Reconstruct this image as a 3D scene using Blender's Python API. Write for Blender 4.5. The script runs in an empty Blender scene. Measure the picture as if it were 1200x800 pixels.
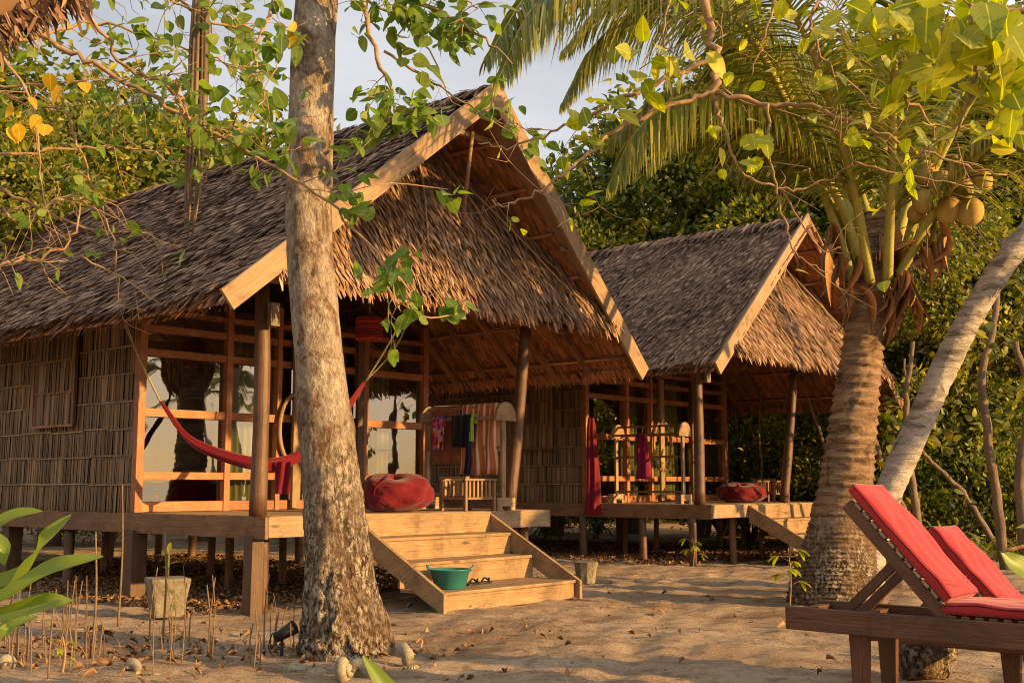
import bpy, math, random
import numpy as np
from mathutils import Vector, noise as mnoise
random.seed(7); RNG = np.random.default_rng(11)
SC = bpy.context.scene; COL = SC.collection
PI = math.pi
# ------------------------------------------------------------------ camera
F = 1355.0; TH = math.radians(7.03); H = 1.3
cam_d = bpy.data.cameras.new('camera'); cam = bpy.data.objects.new('camera', cam_d); COL.objects.link(cam)
cam.location = (0, 0, H); cam.rotation_euler = (PI/2 + TH, 0, 0)
cam_d.sensor_width = 36; cam_d.lens = F/1200*36; cam_d.clip_end = 3000; cam_d.clip_start = .05
SC.camera = cam
CT, ST = math.cos(TH), math.sin(TH)
def ray(px, py):
    u = 400 - py
    return np.array([px - 600, F*CT - u*ST, u*CT + F*ST])
def at(px, py, Y):
    """point at depth Y (metres ahead of the viewpoint) seen at a photo pixel"""
    r = ray(px, py); return np.array([0, 0, H]) + r*(Y/r[1])
def onz(px, py, z=0.0):
    r = ray(px, py); return np.array([0, 0, H]) + r*((z - H)/r[2])

# ------------------------------------------------------------------ mesh builder
def nrm(v):
    v = np.asarray(v, float); return v/(np.linalg.norm(v) + 1e-12)
class MB:
    def __init__(s): s.V = []; s.Fq = []; s.UV = []; s.n = 0; s.smooth = []
    def add(s, v, f, uv, smooth=False):
        """v (n,3); f (m,4) int (last index -1 = triangle); uv (m,4,2)"""
        v = np.asarray(v, float); f = np.asarray(f, int); uv = np.asarray(uv, float)
        g = np.where(f >= 0, f + s.n, -1)
        s.V.append(v); s.Fq.append(g); s.UV.append(uv); s.n += len(v)
        s.smooth.append(np.full(len(f), smooth))
    def bar(s, p0, p1, w, h, up=(0, 0, 1), taper=1.0, warp=0):
        """board from p0 to p1, w across, h along 'up'"""
        p0 = np.asarray(p0, float); p1 = np.asarray(p1, float)
        d = nrm(p1 - p0); L = np.linalg.norm(p1 - p0)
        x = np.cross(d, nrm(up))
        if np.linalg.norm(x) < 1e-4: x = np.cross(d, (0, 1, 0))
        x = nrm(x); y = np.cross(x, d)
        v = []
        for p, k in ((p0, 1.0), (p1, taper)):
            for a, b in ((-1, -1), (1, -1), (1, 1), (-1, 1)):
                v.append(p + x*a*w*k/2 + y*b*h*k/2)
        f = [(0, 1, 2, 3), (7, 6, 5, 4), (0, 4, 5, 1), (1, 5, 6, 2), (2, 6, 7, 3), (3, 7, 4, 0)]
        u0 = random.uniform(0, 50); v0 = random.uniform(0, 50)
        uv = [[(u0, v0), (u0+.02, v0+w), (u0+.02+h, v0+w), (u0+h, v0)]]*2
        off = 0
        for k in range(4):
            ww = (w, h, w, h)[k]
            uv.append([(u0, v0+off), (u0+L, v0+off), (u0+L, v0+off+ww), (u0, v0+off+ww)]); off += ww
        s.add(v, f, uv)
    def box(s, lo, hi):
        lo = np.asarray(lo, float); hi = np.asarray(hi, float); e = hi - lo
        k = int(np.argmax(e)); c = (lo + hi)/2
        p0 = c.copy(); p1 = c.copy(); p0[k] = lo[k]; p1[k] = hi[k]
        up = (0, 0, 1) if k != 2 else (0, 1, 0)
        if k == 0: s.bar(p0, p1, e[1], e[2], up)
        elif k == 1: s.bar(p0, p1, e[0], e[2], up)
        else: s.bar(p0, p1, e[0], e[1], up)
    def tube(s, pts, rad, n=8, caps=True, rough=0.0, rs=3.0, smooth=True, squash=None):
        P = np.asarray(pts, float); m = len(P)
        R = np.full(m, rad, float) if np.isscalar(rad) else np.asarray(rad, float)
        T = np.gradient(P, axis=0); T /= (np.linalg.norm(T, axis=1)[:, None] + 1e-12)
        a = np.array([0, 0, 1.0]) if abs(T[0][2]) < .9 else np.array([1.0, 0, 0])
        x = nrm(np.cross(T[0], a)); vv = []; uu = []
        Ls = np.concatenate([[0], np.cumsum(np.linalg.norm(np.diff(P, axis=0), axis=1))])
        ang = np.linspace(0, 2*PI, n, endpoint=False)
        seed = random.uniform(0, 100)
        for i in range(m):
            x = nrm(x - T[i]*np.dot(x, T[i])); y = np.cross(T[i], x)
            ring = P[i] + R[i]*(np.cos(ang)[:, None]*x + np.sin(ang)[:, None]*y)
            if rough > 0:
                for j in range(n):
                    q = ring[j]*rs
                    k = mnoise.noise(Vector((q[0]+seed, q[1], q[2]*.6)))
                    ring[j] = P[i] + (ring[j]-P[i])*(1 + rough*k)
            vv.append(ring)
        V = np.concatenate(vv); f = []; uv = []
        u0 = random.uniform(0, 30)
        for i in range(m-1):
            for j in range(n):
                j2 = (j+1) % n
                f.append((i*n+j, i*n+j2, (i+1)*n+j2, (i+1)*n+j))
                c = 2*PI*R.mean()
                uv.append([(Ls[i]+u0, j/n*c), (Ls[i]+u0, (j+1)/n*c), (Ls[i+1]+u0, (j+1)/n*c), (Ls[i+1]+u0, j/n*c)])
        if caps:
            V = np.concatenate([V, P[:1], P[-1:]]); c0 = m*n; c1 = c0+1
            for j in range(n):
                j2 = (j+1) % n
                f.append((c0, j2, j, -1)); uv.append([(u0, 0), (u0, .02), (u0+.02, .02), (0, 0)])
                f.append((c1, (m-1)*n+j, (m-1)*n+j2, -1)); uv.append([(u0, 0), (u0, .02), (u0+.02, .02), (0, 0)])
        s.add(V, f, uv, smooth)
    def leaves(s, P, D, N, L, W, tmpl='tri', smooth=False):
        P = np.asarray(P, float); k = len(P)
        D = np.asarray(D, float); D = D/(np.linalg.norm(D, axis=1)[:, None]+1e-9)
        X = np.cross(D, N); X /= (np.linalg.norm(X, axis=1)[:, None]+1e-9)
        N = np.cross(X, D)
        L = np.broadcast_to(np.asarray(L, float), (k,))[:, None]; W = np.broadcast_to(np.asarray(W, float), (k,))[:, None]
        T, Fc = TM[tmpl]
        V = (P[:, None, :] + D[:, None, :]*(T[None, :, 0:1]*L[:, None]) + X[:, None, :]*(T[None, :, 1:2]*W[:, None])
             + N[:, None, :]*(T[None, :, 2:3]*L[:, None]))
        nt = len(T); off = (np.arange(k)*nt)[:, None, None]
        f = np.where(Fc[None] >= 0, Fc[None] + off, -1).reshape(-1, 4)
        uvt = np.zeros((len(Fc), 4, 2))
        for i, q in enumerate(Fc):
            for j, a in enumerate(q):
                if a >= 0: uvt[i, j] = T[a, :2]
        s.add(V.reshape(-1, 3), f, np.tile(uvt, (k, 1, 1)), smooth)
    def build(s, name, mat, parent=None, bevel=0, loc=None, smooth=None):
        me = bpy.data.meshes.new(name)
        if s.n:
            V = np.concatenate(s.V); Fq = np.concatenate(s.Fq); UV = np.concatenate(s.UV); sm = np.concatenate(s.smooth)
            if loc is not None: V = V - np.asarray(loc, float)
            tri = Fq[:, 3] < 0; cnt = np.where(tri, 3, 4)
            mask = np.ones_like(Fq, bool); mask[tri, 3] = False
            li = Fq[mask]; lu = UV[mask]
            me.vertices.add(len(V)); me.vertices.foreach_set('co', V.astype('f4').ravel())
            me.loops.add(len(li)); me.loops.foreach_set('vertex_index', li.astype('i4'))
            me.polygons.add(len(Fq))
            st = np.concatenate([[0], np.cumsum(cnt)[:-1]])
            me.polygons.foreach_set('loop_start', st.astype('i4'))
            try: me.polygons.foreach_set('loop_total', cnt.astype('i4'))
            except Exception: pass
            if smooth is not None: sm[:] = smooth
            me.polygons.foreach_set('use_smooth', sm)
            ul = me.uv_layers.new(name='UVMap'); ul.data.foreach_set('uv', lu.astype('f4').ravel())
            me.update(calc_edges=True); me.validate()
        if mat is not None: me.materials.append(mat)
        o = bpy.data.objects.new(name, me); COL.objects.link(o)
        if parent is not None: o.parent = parent
        if loc is not None and parent is None: o.location = loc
        if bevel:
            b = o.modifiers.new('bevel', 'BEVEL'); b.width = bevel; b.segments = 2; b.limit_method = 'ANGLE'
        return o
TM = {
 'tri': (np.array([(0, 0, 0), (.45, .5, .06), (1, 0, -.08), (.45, -.5, .06)]), np.array([(0, 1, 2, -1), (0, 2, 3, -1)])),
 'quad': (np.array([(0, -.5, 0), (0, .5, 0), (1, .38, 0), (1, -.38, 0)]), np.array([(0, 1, 2, 3)])),
 'blade': (np.array([(0, -.5, 0), (0, .5, 0), (.6, .5, .03), (.6, -.5, .03), (1, .12, .02), (1, -.12, .02)]), np.array([(0, 1, 2, 3), (3, 2, 4, 5)])),
}
def oval_tm(n=5, cup=.12, droop=.25, heart=False):
    T = []; Fc = []
    for i in range(n+1):
        t = i/n
        w = math.sin(PI*min(1, t**.75))**.8*.5 if not heart else (.5*math.sin(PI*t**.6)**.75)
        if i == 0: w = .03 if not heart else .12
        if i == n: w = .005
        z = -droop*t*t
        x = t - (.08 if heart and i == 0 else 0)
        T += [(t, 0, z), (x, w, z+cup*w), (x, -w, z+cup*w)]
    for i in range(n):
        a = i*3; b = a+3
        Fc += [(a, a+1, b+1, b), (a+2, a, b, b+2)]
    return np.array(T), np.array(Fc)
TM['oval'] = oval_tm(5); TM['heart'] = oval_tm(6, .1, .2, True); TM['long'] = oval_tm(10, .5, .45); TM['curl'] = oval_tm(4, .7, .5)

def spl(pts, n=24):
    P = np.asarray(pts, float); m = len(P)
    if m == 2: return P[0]+(P[1]-P[0])*np.linspace(0, 1, n)[:, None]
    Q = np.vstack([2*P[0]-P[1], P, 2*P[-1]-P[-2]]); out = []
    for t in np.linspace(0, m-1-1e-6, n):
        i = int(t); f = t-i; a, b, c, d = Q[i], Q[i+1], Q[i+2], Q[i+3]
        out.append(.5*(2*b+(c-a)*f+(2*a-5*b+4*c-d)*f*f+(3*b-a-3*c+d)*f**3))
    return np.array(out)
def tag(o, label, cat, group=None, kind=None):
    if label: o['label'] = label
    if cat: o['category'] = cat
    if group: o['group'] = group
    if kind: o['kind'] = kind
    return o
def empty(name, label, cat, loc=(0, 0, 0), rz=0, group=None):
    o = bpy.data.objects.new(name, None); COL.objects.link(o); o.location = tuple(float(c) for c in loc); o.rotation_euler = (0, 0, rz)
    o.empty_display_size = .1
    return tag(o, label, cat, group)

# ------------------------------------------------------------------ materials
class NT:
    def __init__(s, name):
        s.m = bpy.data.materials.new(name); s.m.use_nodes = True; s.t = s.m.node_tree; s.t.nodes.clear()
    def n(s, ty, **k):
        nd = s.t.nodes.new(ty)
        for a, v in k.items():
            if a in nd.inputs: nd.inputs[a].default_value = v
            else: setattr(nd, a, v)
        return nd
    def l(s, a, b): s.t.links.new(a, b)
    def ramp(s, fac, stops):
        r = s.n('ShaderNodeValToRGB'); e = r.color_ramp.elements
        while len(e) < len(stops): e.new(.5)
        for x, (p, c) in zip(e, stops): x.position = p; x.color = (*c, 1)
        s.l(fac, r.inputs[0]); return r.outputs[0]
    def noise(s, vec, scale, detail=4, rough=.55, dist=0):
        nz = s.n('ShaderNodeTexNoise'); nz.inputs['Scale'].default_value = scale; nz.inputs['Detail'].default_value = detail
        nz.inputs['Roughness'].default_value = rough; nz.inputs['Distortion'].default_value = dist
        if vec is not None: s.l(vec, nz.inputs['Vector'])
        return nz.outputs['Fac']
    def mapv(s, vec, scale):
        m = s.n('ShaderNodeMapping'); m.inputs['Scale'].default_value = scale; s.l(vec, m.inputs['Vector']); return m.outputs[0]
    def mix(s, f, a, b, mode='MIX'):
        m = s.n('ShaderNodeMix', data_type='RGBA', blend_type=mode)
        for sock, v in ((m.inputs[0], f), (m.inputs[6], a), (m.inputs[7], b)):
            if hasattr(v, 'links'): s.l(v, sock)
            else: sock.default_value = v if not isinstance(v, tuple) else (*v, 1)[:4]
        return m.outputs[2]
    def bump(s, h, st=.4, d=.02):
        b = s.n('ShaderNodeBump'); b.inputs['Strength'].default_value = st; b.inputs['Distance'].default_value = d; s.l(h, b.inputs['Height']); return b.outputs[0]
    def out(s, sh): o = s.n('ShaderNodeOutputMaterial'); s.l(sh, o.inputs[0]); return s.m
    def pbr(s, col, rough=.7, spec=.3, nor=None, **k):
        p = s.n('ShaderNodeBsdfPrincipled'); p.inputs['Roughness'].default_value = rough; p.inputs['Specular IOR Level'].default_value = spec
        if hasattr(col, 'links'): s.l(col, p.inputs['Base Color'])
        else: p.inputs['Base Color'].default_value = (*col, 1)
        if nor is not None: s.l(nor, p.inputs['Normal'])
        for a, v in k.items(): p.inputs[a].default_value = v
        return p.outputs[0]
def wood(name, a, b, rough=.6, spec=.3, grain=1.0, wear=None):
    t = NT(name); uv = t.n('ShaderNodeUVMap').outputs[0]
    isl = t.n('ShaderNodeNewGeometry').outputs['Random Per Island']
    g = t.noise(t.mapv(uv, (1.2, 22, 1)), 3.0*grain, 6, .65, .4)
    g2 = t.noise(t.mapv(uv, (.5, 3, 1)), 2.0, 3, .5, 1.2)
    c = t.ramp(g, [(.3, b), (.62, a)])
    c = t.mix(t.ramp(g2, [(.35, (0, 0, 0)), (.7, (1, 1, 1))]), c, tuple(x*.62 for x in a))
    hs = t.n('ShaderNodeHueSaturation'); mr = t.n('ShaderNodeMapRange'); mr.inputs[3].default_value = .72; mr.inputs[4].default_value = 1.25
    t.l(isl, mr.inputs[0]); t.l(mr.outputs[0], hs.inputs['Value']); t.l(c, hs.inputs['Color']); c = hs.outputs[0]
    ob = t.n('ShaderNodeTexCoord').outputs['Object']
    c = t.mix(.8, c, t.ramp(t.noise(ob, 2.6, 6, .7, .5), [(.34, (.5, .46, .43)), (.5, (.95, .95, .95)), (.7, (1.2, 1.18, 1.12))]), 'MULTIPLY')
    crk = t.ramp(t.noise(t.mapv(uv, (.5, 34, 1)), 2.5, 3, .5, .2), [(.31, (.3, .27, .25)), (.36, (1, 1, 1))]); c = t.mix(.85, c, crk, 'MULTIPLY')
    vo = t.n('ShaderNodeTexVoronoi', Scale=1.0); t.l(t.mapv(uv, (1.1, 5, 1)), vo.inputs['Vector']); c = t.mix(.8, c, t.ramp(vo.outputs['Distance'], [(.05, (.25, .2, .16)), (.11, (1, 1, 1))]), 'MULTIPLY')
    if wear:
        w = t.noise(uv, 7, 5, .7); c = t.mix(t.ramp(w, [(.52, (0, 0, 0)), (.7, (1, 1, 1))]), c, wear)
    return t.out(t.pbr(c, rough, spec, t.bump(g, .6, .008)))
def leafmat(name, cols, tr=.45, gloss=.25, vein=False, clump=0):
    """cols: dark, mid, light; picked per leaf"""
    t = NT(name); isl = t.n('ShaderNodeNewGeometry').outputs['Random Per Island']
    n = len(cols); c = t.ramp(isl, [(i/(n-1), cols[i]) for i in range(n)])
    if clump:
        c = t.mix(1.0, c, t.ramp(t.noise(t.n('ShaderNodeTexCoord').outputs['Object'], clump, 3, .6, .5), [(.36, (.4, .5, .45)), (.5, (1, 1, 1)), (.66, (1.9, 1.6, 1.2))]), 'MULTIPLY')
    if vein:
        uv = t.n('ShaderNodeUVMap').outputs[0]
        sp = t.n('ShaderNodeSeparateXYZ'); t.l(uv, sp.inputs[0])
        ab = t.n('ShaderNodeMath', operation='ABSOLUTE'); t.l(sp.outputs[1], ab.inputs[0])
        su = t.n('ShaderNodeMath', operation='SUBTRACT'); t.l(sp.outputs[0], su.inputs[0]); t.l(ab.outputs[0], su.inputs[1])
        mu = t.n('ShaderNodeMath', operation='MULTIPLY'); t.l(su.outputs[0], mu.inputs[0]); mu.inputs[1].default_value = 48
        si = t.n('ShaderNodeMath', operation='SINE'); t.l(mu.outputs[0], si.inputs[0])
        v = t.ramp(si.outputs[0], [(.8, (0, 0, 0)), (1, (1, 1, 1))])
        mid = t.ramp(ab.outputs[0], [(.012, (1, 1, 1)), (.03, (0, 0, 0))])
        c = t.mix(v, c, t.mix(.22, c, tuple(min(1, x*1.7) for x in cols[-1])))
        c = t.mix(mid, c, tuple(min(1, x*1.6) for x in cols[-1]))
        ns = t.noise(t.n('ShaderNodeTexCoord').outputs['Object'], 30, 3); c = t.mix(t.ramp(ns, [(.55, (0, 0, 0)), (.8, (1, 1, 1))]), c, tuple(x*.6 for x in cols[0]))
    p = t.pbr(c, .45, gloss)
    tl = t.n('ShaderNodeBsdfTranslucent'); hs = t.n('ShaderNodeHueSaturation'); hs.inputs['Saturation'].default_value = 1.1; hs.inputs['Value'].default_value = 1.5
    t.l(c, hs.inputs['Color']); t.l(hs.outputs[0], tl.inputs[0])
    mx = t.n('ShaderNodeMixShader'); mx.inputs[0].default_value = tr; t.l(p, mx.inputs[1]); t.l(tl.outputs[0], mx.inputs[2])
    return t.out(mx.outputs[0])
def islmat(name, cols, rough=.8, spec=.2, ns=6, amt=.5, stretch=(1, 1, 1), coord='Object', bump=.3):
    t = NT(name); isl = t.n('ShaderNodeNewGeometry').outputs['Random Per Island']
    n = len(cols); c = t.ramp(isl, [(i/(n-1), cols[i]) for i in range(n)])
    co = t.n('ShaderNodeTexCoord').outputs[coord]; g = t.noise(t.mapv(co, stretch), ns, 5, .6)
    c = t.mix(amt, c, t.ramp(g, [(.3, (.35, .35, .35)), (.7, (1.35, 1.35, 1.35))]), 'MULTIPLY')
    return t.out(t.pbr(c, rough, spec, t.bump(g, bump, .01)))
def cloth(name, c, rough=.8, ns=90, fold=.35):
    t = NT(name); co = t.n('ShaderNodeTexCoord').outputs['Object']
    g = t.noise(co, ns, 2); g2 = t.noise(co, 5, 3)
    col = t.mix(t.ramp(g2, [(.3, (0, 0, 0)), (.75, (1, 1, 1))]), c, tuple(x*.75 for x in c))
    return t.out(t.pbr(col, rough, .15, t.bump(g, fold, .004), **{'Sheen Weight': .2}))
M = {}
M['rail'] = wood('stained_orange_timber', (.42, .145, .048), (.2, .065, .022), .45, .4, wear=(.34, .16, .07))
M['pale'] = wood('weathered_pale_timber', (.45, .3, .165), (.22, .14, .08), .7, wear=(.3, .215, .14))
M['step'] = wood('sandy_step_timber', (.44, .28, .135), (.2, .12, .06), .7, wear=(.27, .19, .12))
M['beam'] = wood('brown_beam_timber', (.30, .155, .075), (.15, .075, .035), .6)
M['post'] = wood('dark_pole_timber', (.15, .075, .038), (.06, .03, .017), .5, .4)
M['rafter'] = wood('reddish_rafter_timber', (.36, .16, .075), (.2, .085, .04), .6)
M['lounger'] = wood('oiled_lounger_timber', (.17, .07, .032), (.085, .032, .016), .42, .45)
M['chair'] = wood('teak_chair_timber', (.36, .2, .09), (.22, .11, .05), .5)
M['thatch'] = islmat('grey_brown_thatch', [(.06, .032, .02), (.19, .105, .062), (.34, .205, .125), (.13, .072, .044), (.46, .3, .19)], .8, .25, 1.3, .55)
M['thatch_lit'] = islmat('sunlit_brown_gable_thatch', [(.11, .06, .035), (.25, .14, .08), (.38, .23, .13), (.17, .095, .055), (.5, .33, .2)], .75, .25, 1.6, .5)  # lighter copy of the roof thatch, with the gable's sunlight put into its colour
M['under'] = islmat('reddish_thatch_underside', [(.22, .085, .035), (.34, .14, .055), (.42, .18, .075), (.26, .1, .04)], .8, .2, 3, .5)
M['bamboo'] = islmat('split_bamboo_wall', [(.15, .088, .042), (.24, .15, .075), (.09, .052, .026), (.2, .122, .06), (.31, .21, .11)], .6, .3, 2.2, .65, (1, 1, .35))
M['lath'] = wood('pale_lath', (.36, .26, .15), (.22, .15, .09))
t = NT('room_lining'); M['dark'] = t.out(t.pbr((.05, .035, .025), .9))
t = NT('curtain_cloth'); uv = t.n('ShaderNodeTexCoord').outputs['Object']
M['curtain'] = t.out(t.pbr(t.ramp(t.noise(t.mapv(uv, (1, 1, .1)), 8, 3), [(.3, (.1, .1, .035)), (.7, (.26, .25, .1))]), .9))
# window glass
t = NT('window_glass'); gl = t.n('ShaderNodeBsdfGlossy', Roughness=.015); gl.inputs[0].default_value = (1, 1, 1, 1)
tp = t.n('ShaderNodeBsdfTransparent'); tp.inputs[0].default_value = (.8, .82, .75, 1)
lw = t.n('ShaderNodeFresnel', IOR=1.65); ad = t.n('ShaderNodeMath', operation='ADD'); t.l(lw.outputs[0], ad.inputs[0]); ad.inputs[1].default_value = .15
co = t.n('ShaderNodeTexCoord').outputs['Object']; b = t.bump(t.noise(co, 1.2, 2), .25, .02); t.l(b, gl.inputs['Normal'])
mx = t.n('ShaderNodeMixShader'); t.l(ad.outputs[0], mx.inputs[0]); t.l(tp.outputs[0], mx.inputs[1]); t.l(gl.outputs[0], mx.inputs[2]); M['glass'] = t.out(mx.outputs[0])
M['red'] = cloth('red_cushion_canvas', (.42, .028, .028), .8, 140, .5)
M['bag'] = cloth('deep_red_cotton', (.14, .004, .01), .8, 60)
M['hammock'] = cloth('crimson_hammock_cotton', (.16, .003, .012), .7, 60)
M['purple'] = cloth('magenta_shirt_cotton', (.18, .008, .05), .85)
M['brown_towel'] = cloth('rust_towel_terry', (.28, .09, .045), .95, 200)
M['black'] = cloth('black_swim_cloth', (.012, .012, .014), .8)
M['navy'] = cloth('navy_strap_cloth', (.012, .02, .04), .8)
M['lime'] = cloth('lime_cloth', (.35, .5, .05), .8)
t = NT('striped_towel'); uv = t.n('ShaderNodeUVMap').outputs[0]; sp = t.n('ShaderNodeSeparateXYZ'); t.l(uv, sp.inputs[0])
mu = t.n('ShaderNodeMath', operation='MULTIPLY'); t.l(sp.outputs[0], mu.inputs[0]); mu.inputs[1].default_value = 62
si = t.n('ShaderNodeMath', operation='SINE'); t.l(mu.outputs[0], si.inputs[0])
M['stripe'] = t.out(t.pbr(t.ramp(si.outputs[0], [(.2, (.45, .13, .05)), (.5, (.62, .3, .15)), (.75, (.7, .55, .38))]), .9))
t = NT('floral_swim_cloth'); vo = t.n('ShaderNodeTexVoronoi', Scale=26.0); t.l(t.n('ShaderNodeTexCoord').outputs['Object'], vo.inputs['Vector'])
sp = t.n('ShaderNodeSeparateColor'); t.l(vo.outputs['Color'], sp.inputs[0])
M['floral'] = t.out(t.pbr(t.ramp(sp.outputs[0], [(0, (.02, .01, .04)), (.25, (.5, .03, .04)), (.5, (.8, .45, .04)), (.7, (.05, .1, .4)), (.85, (.7, .1, .2)), (1, (.02, .01, .02))]), .8))
t = NT('teal_plastic'); M['teal'] = t.out(t.pbr((.022, .16, .15), .35, .5, **{'Subsurface Weight': .0}))
t = NT('black_rubber'); M['rubber'] = t.out(t.pbr((.015, .013, .012), .6))
t = NT('rope_fibre'); M['rope'] = t.out(t.pbr(t.ramp(t.noise(t.mapv(t.n('ShaderNodeUVMap').outputs[0], (60, 5, 1)), 2), [(.3, (.2, .16, .08)), (.7, (.4, .34, .18))]), .9))
M['wicker'] = islmat('red_wicker', [(.2, .015, .01), (.42, .04, .02), (.12, .01, .01)], .7, .3, 30, .6)
# bark
def bark(name, stops, sc, stretch, bs=.8, bd=.03, blotch=None, vs=None, fine=(18, 18, 18)):
    t = NT(name); co = t.n('ShaderNodeTexCoord').outputs['Object']
    g = t.noise(t.mapv(co, stretch), sc, 8, .68, .6); c = t.ramp(g, stops)
    h = t.noise(t.mapv(co, fine), 2.2, 6, .7)
    c = t.mix(.55, c, t.ramp(h, [(.3, (.45, .42, .4)), (.65, (1.3, 1.3, 1.3))]), 'MULTIPLY')
    if blotch:
        w = t.noise(co, blotch[0], 4, .6, .8); c = t.mix(t.ramp(w, [(blotch[1], (0, 0, 0)), (blotch[1]+.08, (1, 1, 1))]), c, blotch[2])
    if vs:      # rough flaking lower bark: dark pits and pale lichen flecks, fading out with height
        sx = t.n('ShaderNodeSeparateXYZ'); t.l(co, sx.inputs[0]); mr = t.n('ShaderNodeMapRange'); mr.inputs[1].default_value = vs[0]; mr.inputs[2].default_value = vs[1]; mr.inputs[3].default_value = 1; mr.inputs[4].default_value = vs[2] if len(vs) > 2 else .12
        t.l(sx.outputs[2], mr.inputs[0]); pn = t.noise(t.mapv(co, (13, 13, 7)), 2.3, 5, .7, .4)
        pc = t.ramp(pn, [(.41, (.035, .022, .014)), (.5, (.22, .15, .09)), (.58, (.6, .52, .38))]); pc = t.mix(t.ramp(t.noise(t.mapv(co, (1, 1, .45)), 4.5, 4, .6, .8), [(.46, (0, 0, 0)), (.56, (1, 1, 1))]), pc, t.mix(.6, pc, (.17, .095, .05))); c = t.mix(mr.outputs[0], c, pc)
        mm = t.n('ShaderNodeMath', operation='MULTIPLY'); t.l(pn, mm.inputs[0]); t.l(mr.outputs[0], mm.inputs[1]); a2 = t.n('ShaderNodeMath', operation='MULTIPLY_ADD'); t.l(mm.outputs[0], a2.inputs[0]); a2.inputs[1].default_value = 2.2; t.l(h, a2.inputs[2]); h = a2.outputs[0]
    ad = t.n('ShaderNodeMath', operation='MULTIPLY_ADD'); t.l(g, ad.inputs[0]); ad.inputs[1].default_value = .8; t.l(h, ad.inputs[2])
    return t.out(t.pbr(c, .85, .2, t.bump(ad.outputs[0], bs, bd)))
M['bark1'] = bark('pale_patchy_bark', [(.38, (.09, .055, .035)), (.455, (.24, .175, .12)), (.53, (.46, .38, .28)), (.7, (.62, .56, .46))], 4.5, (1, 1, .6), 1.0, .05, (6, .56, (.19, .1, .055)), vs=(.5, 2.2, .34), fine=(14, 14, 8))
M['bark_palm'] = bark('ringed_palm_bark', [(.36, (.1, .055, .03)), (.47, (.3, .185, .1)), (.62, (.46, .31, .18))], 2.5, (1.2, 1.2, 7), 1.0, .04, (3.5, .57, (.12, .068, .04)), vs=(.35, 1.1), fine=(14, 14, 50))
M['bark_grey'] = bark('grey_palm_bark', [(.35, (.17, .14, .11)), (.48, (.42, .37, .31)), (.68, (.66, .6, .52))], 2.2, (1.2, 1.2, 6), .9, .03, (3.2, .63, (.13, .1, .08)), fine=(14, 14, 40))
M['twig'] = bark('twig_bark', [(.3, (.2, .12, .06)), (.7, (.42, .28, .15))], 8, (1, 1, 1), .5, .01)
M['bark_bg'] = bark('forest_bark', [(.3, (.1, .07, .045)), (.7, (.28, .2, .13))], 3, (2, 2, .6), .8, .03)
M['husk'] = bark('dry_sheath_fibre', [(.3, (.2, .1, .045)), (.55, (.42, .23, .1)), (.75, (.55, .36, .2))], 3, (3, 3, .5), .7, .02)
M['leaf_beach'] = leafmat('beach_tree_leaf', [(.07, .12, .02), (.13, .2, .03), (.22, .28, .035), (.1, .17, .03), (.16, .24, .035)], .5, .3, True)
M['leaf_gold'] = leafmat('yellowing_leaf', [(.14, .19, .02), (.3, .34, .025), (.5, .46, .03), (.22, .27, .025), (.4, .4, .03)], .5, .3, True)
M['leaf_yellow'] = leafmat('yellow_leaf', [(.55, .32, .02), (.6, .4, .03)], .5, .3, True)
M['leaf_bg'] = [leafmat('forest_leaf_%s' % k, c, .35, .3, False, .9) for k, c in (('deep', [(.03, .055, .01), (.06, .1, .015), (.12, .15, .02)]), ('mid', [(.05, .08, .012), (.12, .15, .018), (.26, .26, .03)]), ('olive', [(.07, .09, .012), (.15, .165, .02), (.27, .25, .03)]))]
M['frond'] = leafmat('coconut_leaflet', [(.09, .13, .02), (.19, .21, .03), (.36, .31, .05), (.14, .18, .03)], .4, .4)
M['petiole'] = bark('frond_stalk', [(.3, (.26, .24, .05)), (.7, (.42, .38, .09))], 1.5, (4, 4, .4), .2, .01, fine=(30, 30, 3))
M['dryfrond'] = islmat('dead_frond_fibre', [(.07, .05, .032), (.2, .14, .085), (.12, .085, .052), (.3, .22, .13)], .8, .2, 4, .5)
M['coconut'] = bark('coconut_husk', [(.35, (.2, .1, .03)), (.48, (.38, .25, .07)), (.7, (.5, .38, .13))], 2.2, (1, 1, .5), .25, .012, fine=(3, 3, 1.2))
M['ginger'] = leafmat('broad_blade_leaf', [(.12, .19, .02), (.2, .27, .03)], .4, .5)
M['litter'] = islmat('dry_leaf_litter', [(.12, .055, .025), (.3, .15, .06), (.2, .1, .045), (.42, .25, .11), (.16, .08, .04)], .7, .3, 20, .5)
M['shell'] = bark('ribbed_shell', [(.35, (.1, .085, .05)), (.65, (.42, .36, .25))], 3, (1, 1, 1), .3, .01)
M['stone'] = bark('mossy_concrete', [(.3, (.12, .1, .06)), (.7, (.33, .28, .2))], 4, (1, 1, 1), .7, .02, (7, .6, (.08, .1, .03)))
M['twigs'] = bark('stake_bark', [(.3, (.1, .06, .03)), (.7, (.27, .18, .1))], 9, (1, 1, .5), .5, .01)

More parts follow.
